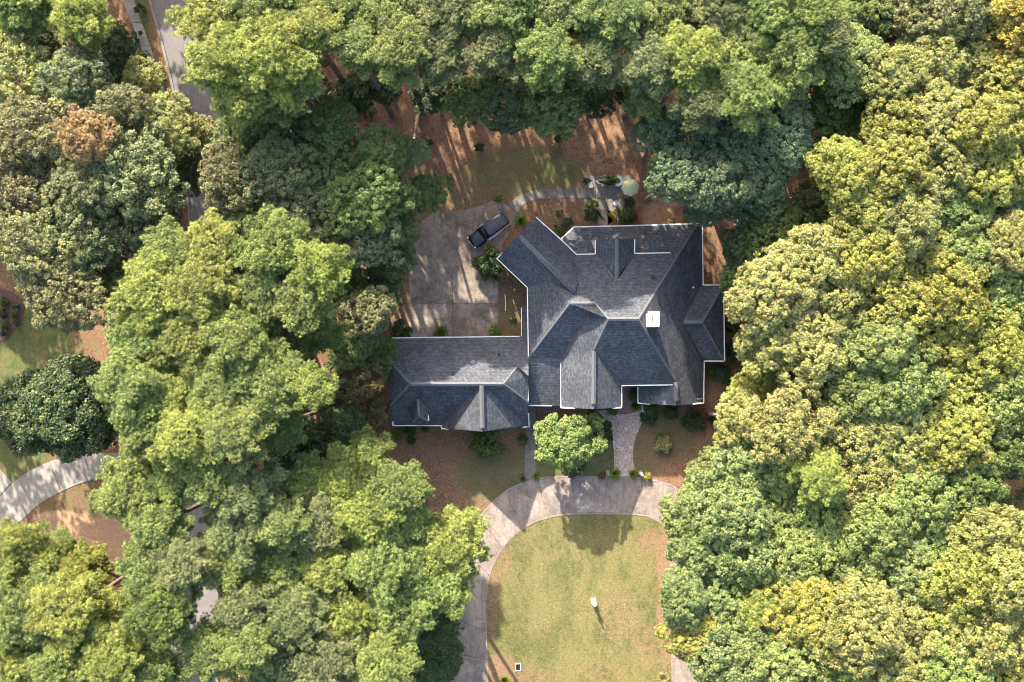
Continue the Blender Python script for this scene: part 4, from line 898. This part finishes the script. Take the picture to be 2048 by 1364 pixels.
S = [(882, 664, 15, 'gr', 'round green grass clump on the court beside the garage eave', .9, True), (990, 659, 13, 'br', 'bright green shrub at the right corner of the parking court', 1.0), (803, 662, 22, 'dk', 'wide dark shrub at the upper left corner of the garage', 1.1),
     (981, 527, 36, 'dk', 'big drooping dark green shrub between the black car and the house', 2.6), (1042, 441, 15, 'lm', 'green shrub beside the rear of the black car', 1.2, True), (996, 397, 9, 'lm', 'small green shrub where walk and court meet', .7),
     (1184, 408, 13, 'lm', 'bright leafy shrub on the left side of the patio', 1.0), (1181, 430, 15, 'dk', 'dark shrub below the patio beside the short walk', 1.0), (1228, 431, 11, 'ye', 'yellow shrub below the patio', .8), (1252, 436, 21, 'dk', 'large dark shrub at the lower right corner of the patio', 1.3),
     (1173, 362, 8, 'dk', 'small dark shrub at the left edge of the patio', .7), (1257, 405, 13, 'dk', 'dark leafy shrub under the umbrella edge', .9), (1136, 446, 13, 'dk', 'dark shrub left of the short patio walk', .9), (1118, 464, 15, 'dk', 'dark round shrub in the notch of the back roof', 1.0),
     (1118, 425, 8, 'gr', 'small weed-green shrub in the strip below the garden walk', .5), (958, 296, 12, 'dk', 'dark round shrub in the middle of the back yard', 1.1), (900, 353, 8, 'gr', 'small green shrub in the dry left part of the back yard', .6), (858, 286, 8, 'dk', 'small dark shrub below the trees at the upper left of the yard', .7),
     (1110, 292, 9, 'pl', 'pale yellow-green shrub in the back yard', .8), (1115, 278, 8, 'dk', 'dark shrub just above the pale one in the back yard', .8), (1372, 440, 8, 'ye', 'yellow-green shrub above the top right roof corner', .7), (1345, 444, 7, 'dk', 'low dark shrub along the top eave of the house', .5),
     (823, 862, 13, 'dk', 'dark shrub below the left eave of the garage', 1.0), (824, 880, 10, 'dk', 'second dark shrub standing lower below the garage', .8), (853, 858, 8, 'gr', 'small mid green shrub under the garage eave', .7), (795, 868, 12, 'gr', 'loose green shrub off the lower left garage corner', .7),
     (972, 884, 36, 'gr', 'large dark green bush below the garage gable', 2.2), (1046, 878, 12, 'gr', 'green shrub between garage and side walk', 1.1), (1080, 862, 12, 'dk', 'dark shrub right of the side walk under the small tree', .9), (1192, 862, 32, 'dk', 'dark bush behind the small bright tree', 1.8),
     (1150, 925, 30, 'dk', 'low dark shrub below the small bright tree', .9), (1325, 888, 20, 'pl', 'pale spiky shrub in the right front yard', 1.2), (1322, 874, 13, 'gr', 'green shrub touching the pale spiky one', .8), (1072, 953, 9, 'br', 'bright green tuft at the lower right end of the side walk', .6, True), (1046, 958, 7, 'gr', 'small tuft at the left end of the side walk', .5, True),
     (1230, 948, 11, 'br', 'round bright green tuft left of the flagstone path end', .8, True), (1267, 948, 11, 'br', 'round bright green tuft right of the flagstone path end', .8, True), (1204, 951, 8, 'rd', 'small reddish shrub on the drive edge left of the statue', .5), (1295, 953, 9, 'ye', 'yellow-green shrub on the drive edge right of the statue', .6),
     (1268, 790, 14, 'gr', 'green shrub on the porch beside the right front gable', 1.4), (1271, 812, 10, 'gr', 'leafy fern shrub at the porch corner', .9, True), (1225, 822, 10, 'gr', 'small green shrub below the front gable corner', .5), (1298, 836, 19, 'dk', 'dark shrub right of the flagstone path', 1.1), (1303, 822, 18, 'gr', 'green shrub under the right front gable eave', 1.0),
     (1338, 822, 17, 'dk', 'dark shrub below the middle of the right front gable', .9), (1385, 840, 22, 'dk', 'dark spreading shrub below the lower right roof corner', 1.2), (1410, 828, 12, 'rd', 'dark reddish shrub off the lower right roof corner', .8), (1424, 838, 11, 'dk', 'small dark shrub beside the reddish one', .8),
     (1448, 752, 24, 'dk', 'dark shrub below the right wing of the house', 1.6), (1462, 700, 22, 'dk', 'dark shrub beside the right wing eave', 1.8), (1462, 650, 18, 'dk', 'dark shrub halfway up the right wing', 1.6), (1425, 745, 14, 'gr', 'green shrub in the corner below the right wing', 1.0),
     (1010, 1361, 10, 'br', 'bright green tuft at the bottom left of the lawn', .7, True), (1327, 1357, 13, 'pl', 'dry straw-coloured tuft at the bottom right of the lawn', .7, True), (1026, 640, 7, 'gr', 'small weed clump in the strip between court and house', .3), (8, 862, 16, 'gr', 'green shrub at the left picture edge on the lawn', 1.2),
     (1240, 560, 1, 'gr', '', 0)]
for t in S[:-1]:
    shrub(*t[:5], h=t[5], tuft=(len(t) > 6 and t[6]))
hd = shrub(1214, 360, 23, 'dk', 'dark clipped hedge along the top of the patio', h=1.1, ry=11, name='hedge', cat='hedge')
for px, py, c, lb in ((11, 604, 'gr', 'green round shrub, top left in the mulched bed'), (7, 628, 'dk', 'dark round shrub, middle left in the mulched bed'), (12, 652, 'gr', 'green round shrub, lower left in the mulched bed'), (34, 615, 'bl', 'bluish round shrub, top right in the mulched bed'), (30, 630, 'lm', 'light round shrub, middle right in the mulched bed'), (34, 645, 'bl', 'smallest bluish shrub at the right rim of the mulched bed'), (9, 667, 'bl', 'blue-grey shrub at the bottom of the mulched bed')):
    shrub(px, py, 10 if px < 20 and py < 660 else 7, c, lb, h=.7, group='round shrubs in the mulched bed')

# ------------------------------------------------------------------ car
M['car'] = plain('black_car_paint', (0.010, 0.011, 0.013), .25, .4, var=0); 
nt = M['car'].node_tree.nodes['Principled BSDF']; nt.inputs['Coat Weight'].default_value = .35; nt.inputs['Coat Roughness'].default_value = .03
M['chrome'] = plain('chrome', (0.75, 0.75, 0.76), .15, .5, metal=1.0, var=0)
M['tyre'] = plain('tyre_rubber', (0.02, 0.02, 0.02), .8, .3); M['lamp'] = plain('lamp_glass', (0.75, 0.77, 0.8), .15, .6, var=.05); M['red'] = plain('tail_lamp', (0.35, 0.02, 0.02), .2, .5)
rear = P(920 + 1240 / 13.64, 410 + 335 / 13.64, 1.0); front = P(920 + 292 / 13.64, 410 + 1040 / 13.64, .9)
cc = (rear + front) / 2; hd_ = front - rear; ang = math.atan2(hd_.y, hd_.x)
car = tag(empty('parked_car', (cc.x, cc.y, .03), ang), 'black full-size sport utility vehicle parked by the walk', 'car')
CL = hd_.length / 2
def loft(secs, cap=True):
    bm = bmesh.new(); rings = [[bm.verts.new(p) for p in s] for s in secs]; n = len(rings[0])
    for a, b in zip(rings, rings[1:]):
        for k in range(n): bm.faces.new((a[k], a[(k + 1) % n], b[(k + 1) % n], b[k]))
    if cap: bm.faces.new(rings[0][::-1]); bm.faces.new(rings[-1])
    bmesh.ops.recalc_face_normals(bm, faces=bm.faces[:]); return bm
def sec(x, w, z0, z1, sh=.12):   # rounded section, w half width
    return [(x, -w * .92, z0), (x, -w, z0 + .2), (x, -w, z1 - sh), (x, -w * .93, z1 - .02), (x, -w * .6, z1 + .025), (x, 0, z1 + .04), (x, w * .6, z1 + .025), (x, w * .93, z1 - .02), (x, w, z1 - sh), (x, w, z0 + .2), (x, w * .92, z0)]
k = CL / 2.75
secs = [(-2.75, .86, .45, .95), (-2.68, .96, .35, 1.08), (-2.4, 1.0, .3, 1.12), (-1, 1.01, .3, 1.12), (.6, 1.01, .3, 1.12), (1.05, 1.0, .3, 1.13), (1.9, .98, .3, 1.08), (2.45, .94, .33, 1.0), (2.66, .86, .38, .92), (2.75, .72, .45, .82)]
o = obj('body', loft([sec(x * k, w * k, z0, z1) for x, w, z0, z1 in secs]), M['car'], car, True)
def cab(x, w, z): return [(x, -w, 1.1), (x, -w * .97, 1.3), (x, -w * .86, z - .04), (x, -w * .75, z), (x, 0, z + .03), (x, w * .75, z), (x, w * .86, z - .04), (x, w * .97, 1.3), (x, w, 1.1)]
csec = [(-2.62, .93, 1.14), (-2.42, .93, 1.78), (-2.25, .94, 1.87), (-.9, .95, 1.9), (.15, .94, 1.88), (.35, .93, 1.82), (1.12, .9, 1.13)]
obj('cabin', loft([[(p[0] * k, p[1] * k, p[2]) for p in cab(x, w, z)] for x, w, z in csec]), M['glass'], car, True)
rs = [(-2.40, .78, 1.80), (-2.25, .80, 1.885), (-.9, .81, 1.93), (.1, .80, 1.91), (.34, .76, 1.84)]
M['roof_sky_sheen'] = plain('roof_sky_sheen', (0.10, 0.115, 0.145), .3, .5, var=.05)  # sky reflection painted into the black roof as blue-grey; grooves stay body black
rf = obj('roof', loft([[(x * k, -w * k, z - .03), (x * k, -w * k * .96, z + .015), (x * k, 0, z + .035), (x * k, w * k * .96, z + .015), (x * k, w * k, z - .03)] for x, w, z in rs]), M['roof_sky_sheen'], car, True)
for y in (-.36, -.12, .12, .36):
    obj('roof_groove', boxbm((-.95 * k, y * k, 1.957), (1.9 * k, .06, .012)), M['car'], rf)
for y in (-.86, .86):
    bm = bmesh.new(); tube(bm, [(-2.2 * k, y * k, 1.86), (-2.1 * k, y * k, 1.95), (0 * k, y * k, 1.95), (.15 * k, y * k, 1.86)], .02, 6); obj('roof_rail', bm, M['dark_metal'], car)
    obj('window_trim', boxbm((-.85 * k, y * 1.16 * k, 1.125), (3.4 * k, .03, .035)), M['chrome'], car)
    obj('running_board', boxbm((-.3 * k, y * 1.2 * k, .42), (2.4 * k, .16, .06)), M['chrome'], car)
    for x in (-1.0, .15): obj('door_handle', boxbm((x * k, y * 1.195 * k, .98), (.22, .045, .04), bev=.01), M['chrome'], car)
    m = obj('mirror', boxbm((.72 * k, y * 1.29 * k, 1.2), (.2, .22, .2), bev=.04), M['car'], car)
    obj('headlight', boxbm((2.58 * k, y * .82 * k, .86), (.24 * k, .34 * k, .17), rz=-.4 * (1 if y > 0 else -1), bev=.04), M['lamp'], car)
    obj('tail_light', boxbm((-2.70 * k, y * .98 * k, 1.0), (.12, .16, .4), bev=.03), M['red'], car)
    for x in (-1.55, 1.72):
        bm = bmesh.new(); bmesh.ops.create_cone(bm, cap_ends=True, segments=24, radius1=.4, radius2=.4, depth=.27, matrix=Matrix.Translation((x * k, y * 1.03 * k, .37)) @ Matrix.Rotation(R(90), 4, 'X'))
        bmesh.ops.bevel(bm, geom=bm.edges[:], offset=.03, segments=1, affect='EDGES')
        w = obj('wheel', bm, M['tyre'], car)
        bm = bmesh.new(); bmesh.ops.create_cone(bm, cap_ends=True, segments=20, radius1=.26, radius2=.26, depth=.29, matrix=Matrix.Translation((x * k, y * 1.03 * k, .37)) @ Matrix.Rotation(R(90), 4, 'X')); obj('rim', bm, M['chrome'], w)
obj('windscreen_trim', boxbm((1.12 * k, 0, 1.15), (.06, 1.6 * k, .03)), M['dark_metal'], car)
bm = bmesh.new(); box(bm, (1.02 * k, .3, 1.19), (.02, .62, .02), -.25, 0, 0); box(bm, (1.02 * k, -.4, 1.19), (.02, .62, .02), -.2); obj('wiper', bm, M['dark_metal'], car)
bm = bmesh.new(); tube(bm, [(2.56 * k, -.9 * k, .62), (2.74 * k, -.6 * k, .62), (2.78 * k, 0, .62), (2.74 * k, .6 * k, .62), (2.56 * k, .9 * k, .62)], .07, 8); obj('bumper', bm, M['chrome'], car)
obj('grille', boxbm((2.73 * k, 0, .74), (.08, 1.1 * k, .16), bev=.02), M['chrome'], car)
bm = bmesh.new(); tube(bm, [(-2.6 * k, -.92 * k, .6), (-2.78 * k, -.7 * k, .6), (-2.8 * k, 0, .6), (-2.78 * k, .7 * k, .6), (-2.6 * k, .92 * k, .6)], .08, 8); obj('bumper', bm, M['car'], car)
obj('spoiler', boxbm((-2.5 * k, 0, 1.83), (.3 * k, 1.5 * k, .05), bev=.02), M['car'], car)
bm = bmesh.new()
for y in (-.45, .45): box(bm, (1.85 * k, y * k, 1.135), (1.3 * k, .03, .03), rz=.06 * (-1 if y > 0 else 1))
obj('hood_crease', bm, M['car'], car)

# ------------------------------------------------------------------ patio things
c = P(1261, 373.5, 2.2); um = tag(empty('patio_umbrella', (c.x, c.y, .035), .12), 'pale green eight-sided patio umbrella beside the dark trees', 'umbrella')
t = NT('umbrella_cloth', .8, .2); f_ = t.noise(2.2, 5, .6); t.color(t.mix(f_, (0.36, 0.42, 0.21), (0.60, 0.58, 0.34))); M['cloth'] = t.m
Ru = 1.13
bm = bmesh.new(); tube(bm, [(0, 0, 0), (0, 0, 2.5)], .025, 8); obj('pole', bm, M['white'], um)
bm = bmesh.new(); lathe(bm, [(.28, 0), (.28, .06), (.06, .12), (.05, .35)], (0, 0, 0), 14); obj('base', bm, M['dark_metal'], um)
bm = bmesh.new(); lathe(bm, [(.04, 2.46), (.05, 2.5), (.02, 2.56)], (0, 0, 0), 8); obj('finial', bm, M['white'], um)
for i in range(8):
    a0 = i * math.pi / 4; a1 = a0 + math.pi / 4; am = (a0 + a1) / 2; bm = bmesh.new(); grid = []
    for j in range(5):
        t_ = j / 4; row = []
        for q in range(4):
            s = q / 3; p = Vector((math.cos(a0), math.sin(a0), 0)).lerp(Vector((math.cos(a1), math.sin(a1), 0)), s) * Ru * t_ * (1 - .05 * t_ * 4 * s * (1 - s))
            row.append(Vector((p.x, p.y, 2.48 - .5 * t_ ** 1.3 - .05 * t_ * 4 * s * (1 - s))))
        grid.append(row)
    V = [[bm.verts.new(p) for p in r_] for r_ in grid]
    for j in range(4):
        for q in range(3): 
            fv = [V[j][q], V[j + 1][q], V[j + 1][q + 1], V[j][q + 1]]
            bm.faces.new(fv)
    bmesh.ops.remove_doubles(bm, verts=bm.verts[:], dist=1e-4); bmesh.ops.recalc_face_normals(bm, faces=bm.faces[:])
    bmesh.ops.solidify(bm, geom=bm.faces[:], thickness=.008)
    pn = obj('canopy_panel', bm, M['cloth'], um, True)
    bm = bmesh.new(); tube(bm, [(0.03, 0, 2.45), (Ru * .5 * math.cos(a0), Ru * .5 * math.sin(a0), 2.24), (Ru * math.cos(a0), Ru * math.sin(a0), 1.95)], .012, 5); obj('rib', bm, M['white'], um)
    bm = bmesh.new(); bar(bm, grid[4][0], grid[4][3], .035, .05); obj('trim', bm, M['white'], pn)
def chair(px, py, rz, label):
    c = P(px, py, .6); r_ = tag(empty('patio_chair', (c.x, c.y, .035), rz), label, 'chair', 'white patio chairs')
    bm = bmesh.new(); box(bm, (0, 0, .42), (.46, .46, .035)); bmesh.ops.bevel(bm, geom=[e for e in bm.edges if abs((e.verts[0].co - e.verts[1].co).z) > .01], offset=.09, segments=3, affect='EDGES'); obj('seat', bm, M['plastic'], r_)
    bm = bmesh.new(); tube(bm, [(-.25, -.18, .62), (-.27, .1, .66), (-.22, .27, .84), (0, .31, .88), (.22, .27, .84), (.27, .1, .66), (.25, -.18, .62)], .032, 7); obj('arm_rail', bm, M['plastic'], r_)
    bm = bmesh.new()
    for x in (-.15, -.05, .05, .15): bar(bm, (x, .24, .43), (x, .30, .86), .05, .02, Vector((0, 1, 0)))
    obj('backrest', bm, M['plastic'], r_)
    for x in (-.23, .23):
        for y in (-.2, .22): bm = bmesh.new(); tube(bm, [(x * 1.12, y * 1.12, 0), (x, y, .42), (x * 1.04, y * .95, .64)], [.018, .022, .02], 6); obj('leg', bm, M['plastic'], r_)
    return r_
chair(1182.5, 371.5, R(5), 'white plastic patio chair left of the hedge at the patio corner'); chair(1231.5, 407, R(-35), 'white plastic patio chair standing alone on the open slabs below the umbrella')
def bench(px, py, rz, label, a0=-110, a1=110):
    c = P(px, py, .4); r_ = tag(empty('curved_bench', (c.x, c.y, .035), rz), label, 'bench', 'curved white benches')
    n = 14; bm = bmesh.new(); R0, R1 = .38, .68
    poly = [(R1 * math.cos(t), R1 * math.sin(t)) for t in [R(a0 + (a1 - a0) * i / n) for i in range(n + 1)]] + [(R0 * math.cos(t), R0 * math.sin(t)) for t in [R(a1 - (a1 - a0) * i / n) for i in range(n + 1)]]
    prism(bm, poly, .40, .45); obj('seat', bm, M['plastic'], r_)
    bm = bmesh.new(); tube(bm, [(.7 * math.cos(R(a)), .7 * math.sin(R(a)), .78) for a in range(a0, a1 + 1, 20)], .03, 6); obj('back_rail', bm, M['plastic'], r_)
    for a in range(a0, a1 + 1, 44):
        bm = bmesh.new(); tube(bm, [(.66 * math.cos(R(a)), .66 * math.sin(R(a)), 0), (.69 * math.cos(R(a)), .69 * math.sin(R(a)), .78)], .022, 6); obj('leg', bm, M['plastic'], r_)
        bm = bmesh.new(); tube(bm, [(.42 * math.cos(R(a)), .42 * math.sin(R(a)), 0), (.42 * math.cos(R(a)), .42 * math.sin(R(a)), .4)], .022, 6); obj('leg', bm, M['plastic'], r_)
    return r_
bench(1235, 362, R(-15), 'white curved garden bench wrapped around a plant beside the umbrella'); bench(1201, 358, R(-90), 'white curved garden bench half hidden under the hedge', -70, 70)
shrub(1232, 360, 7, 'lm', 'small plant inside the curved white bench', h=.7)

# ------------------------------------------------------------------ statues and small things
M['marble'] = plain('white_statue_stone', (0.78, 0.73, 0.68), .7, .3, var=.1, scale=5); M['oldstone'] = plain('weathered_stone', (0.50, 0.47, 0.43), .85, .2, var=.3, scale=9)
c = P(1187, 1201, 0); st = tag(empty('statue', (c.x, c.y, .01), R(10)), 'white robed figure statue on a square plinth alone on the lawn', 'statue')
bm = bmesh.new(); box(bm, (0, 0, .08), (.66, .56, .16)); box(bm, (0, 0, .38), (.46, .42, .46)); box(bm, (0, 0, .64), (.56, .5, .06)); obj('plinth', bm, M['marble'], st)
bm = bmesh.new(); lathe(bm, [(.24, .67), (.22, .9), (.17, 1.15), (.20, 1.38), (.23, 1.5), (.16, 1.6), (.06, 1.64), (.055, 1.69), (.10, 1.74), (.115, 1.83), (.09, 1.92), (.03, 1.96)], (0, 0, 0), 16, 1, .8)
for s in (-1, 1): tube(bm, [(s * .2, 0, 1.48), (s * .25, -.06, 1.25), (s * .1, -.2, 1.2)], [.065, .055, .045], 8)
obj('figure', bm, M['marble'], st, True)
def lion(px, py, rz, label, m, arm):
    c = P(px, py, 0); r_ = tag(empty('garden_statue', (c.x, c.y, .0), rz), label, 'statue', 'statues at the foot of the flagstone path')
    bm = bmesh.new(); box(bm, (0, 0, .2), (.46, .62, .4)); box(bm, (0, 0, .43), (.5, .68, .06)); obj('plinth', bm, M['oldstone'], r_)
    bm = bmesh.new(); bmesh.ops.create_uvsphere(bm, u_segments=14, v_segments=9, radius=1, matrix=Matrix.Translation((0, .1, .62)) @ Matrix.Diagonal((.15, .24, .17, 1)))
    bmesh.ops.create_uvsphere(bm, u_segments=14, v_segments=9, radius=1, matrix=Matrix.Translation((0, -.1, .85)) @ Matrix.Diagonal((.15, .15, .17, 1)))
    tube(bm, [(0, -.04, .6), (0, -.1, .85)], [.14, .12], 10)
    for s in (-1, 1): tube(bm, [(s * .09, -.14, .74), (s * .09, -.2, .47)], [.055, .05], 7); tube(bm, [(s * .13, .2, .55), (s * .15, -.02, .48)], [.08, .05], 7)
    bmesh.ops.create_uvsphere(bm, u_segments=10, v_segments=7, radius=1, matrix=Matrix.Translation((0, -.24, .82)) @ Matrix.Diagonal((.07, .07, .06, 1)))
    obj('figure', bm, m, r_, True); return r_
lion(1215, 945, R(3), 'weathered grey stone statue on plinth left of the flagstone path', M['oldstone'], 0)
lion(1281, 946, R(25), 'pale stone statue on plinth right of the flagstone path, paler head', M['marble'], 1)
c = P(1036, 1334, 0); r_ = tag(empty('drain_grate', (c.x, c.y, .012), R(2)), 'dark rectangular drain grate with white concrete rim in the lawn', 'drain')
bm = bmesh.new()
for x, y, sx, sy in ((-.31, 0, .08, .98), (.31, 0, .08, .98), (0, .45, .54, .08), (0, -.45, .54, .08)): box(bm, (x, y, .03), (sx, sy, .1))
obj('rim', bm, M['cream'], r_)
bm = bmesh.new(); box(bm, (0, 0, .012), (.53, .8, .02)); obj('well', bm, M['glass'], r_)
for i in range(7): obj('bar', boxbm((-.21 + i * .07, 0, .045), (.02, .8, .03)), M['dark_metal'], r_)
bm = bmesh.new(); tube(bm, [P(1010, 589, .45), P(1011.5, 605, .47), P(1011, 622, .45)], .055, 8); rl_ = tag(empty('edging_rail', P(1010, 605, 0)), 'thin white rail standing in the strip between court and house', 'rail')
o = obj('rail', bm, M['white'], rl_); o.location = -rl_.location
for q in ((1010, 590), (1011.5, 605), (1011, 621)):
    bm = bmesh.new(); a = P(q[0], q[1], .44); tube(bm, [(a.x, a.y, 0), (a.x, a.y, .44)], .03, 6); o = obj('post', bm, M['white'], rl_); o.location = -rl_.location
c = P(829, 670, .4); r_ = tag(empty('utility_box', (c.x, c.y, .03)), 'pale green-grey utility box against the garage wall by the court', 'utility box')
M['boxpaint'] = plain('pale_box_paint', (0.32, 0.40, 0.38), .5, .4)
obj('cabinet', boxbm((0, 0, .35), (.7, .4, .7), bev=.02), M['boxpaint'], r_); obj('lid', boxbm((0, 0, .73), (.76, .46, .05), bev=.015), M['boxpaint'], r_)
# flag on the porch corner
fl = tag(empty('porch_flag', P(1283, 812, 0)), 'striped flag on a white pole beside the flagstone path', 'flag')
o = None
a = P(1283.8, 809, 2.0); b = P(1286, 824, 2.5); bm = bmesh.new(); tube(bm, [a, b], .03, 7); o = obj('pole', bm, M['white'], fl); o.location = -fl.location
t = NT('flag_cloth', .8, .2); wv = t.n('TexWave'); wv.inputs['Scale'].default_value = 4; t.l(t.tc.outputs['Object'], wv.inputs[0]); t.color(t.mix(t.ramp(wv.outputs['Color'], [(.45, 0.0), (.55, 1.0)]), (0.30, 0.05, 0.07), (0.5, 0.48, 0.5)))
M['flagc'] = t.m; M['flagb'] = plain('flag_blue', (0.05, 0.06, 0.16), .8, .2)
d = (b - a).normalized(); bm = bmesh.new(); ring = []
for i in range(7):
    s = a.lerp(b, .35 + .65 * i / 6); ring.append((bm.verts.new(s + Vector((0.05 * math.sin(i * 1.7), 0, 0))), bm.verts.new(s + Vector((.10 + .12 * math.sin(i * 1.3), -.06, -.95)))))
for p, q in zip(ring, ring[1:]): bm.faces.new((p[0], q[0], q[1], p[1]))
bmesh.ops.solidify(bm, geom=bm.faces[:], thickness=.01); o = obj('cloth', bm, M['flagc'], fl); o.location = -fl.location
bm = bmesh.new(); s = a.lerp(b, .85); box(bm, s + Vector((.03, 0, -.22)), (.05, .36, .4)); o = obj('canton', bm, M['flagb'], fl); o.location = -fl.location
print('trees and shrubs', tcount[0], 'objects', len(bpy.data.objects), 'tris', sum(sum(len(p.vertices) - 2 for p in m.polygons) if len(m.polygons) < 5000 else len(m.polygons) * (2 if len(m.polygons[0].vertices) == 4 else 1) for m in bpy.data.meshes))
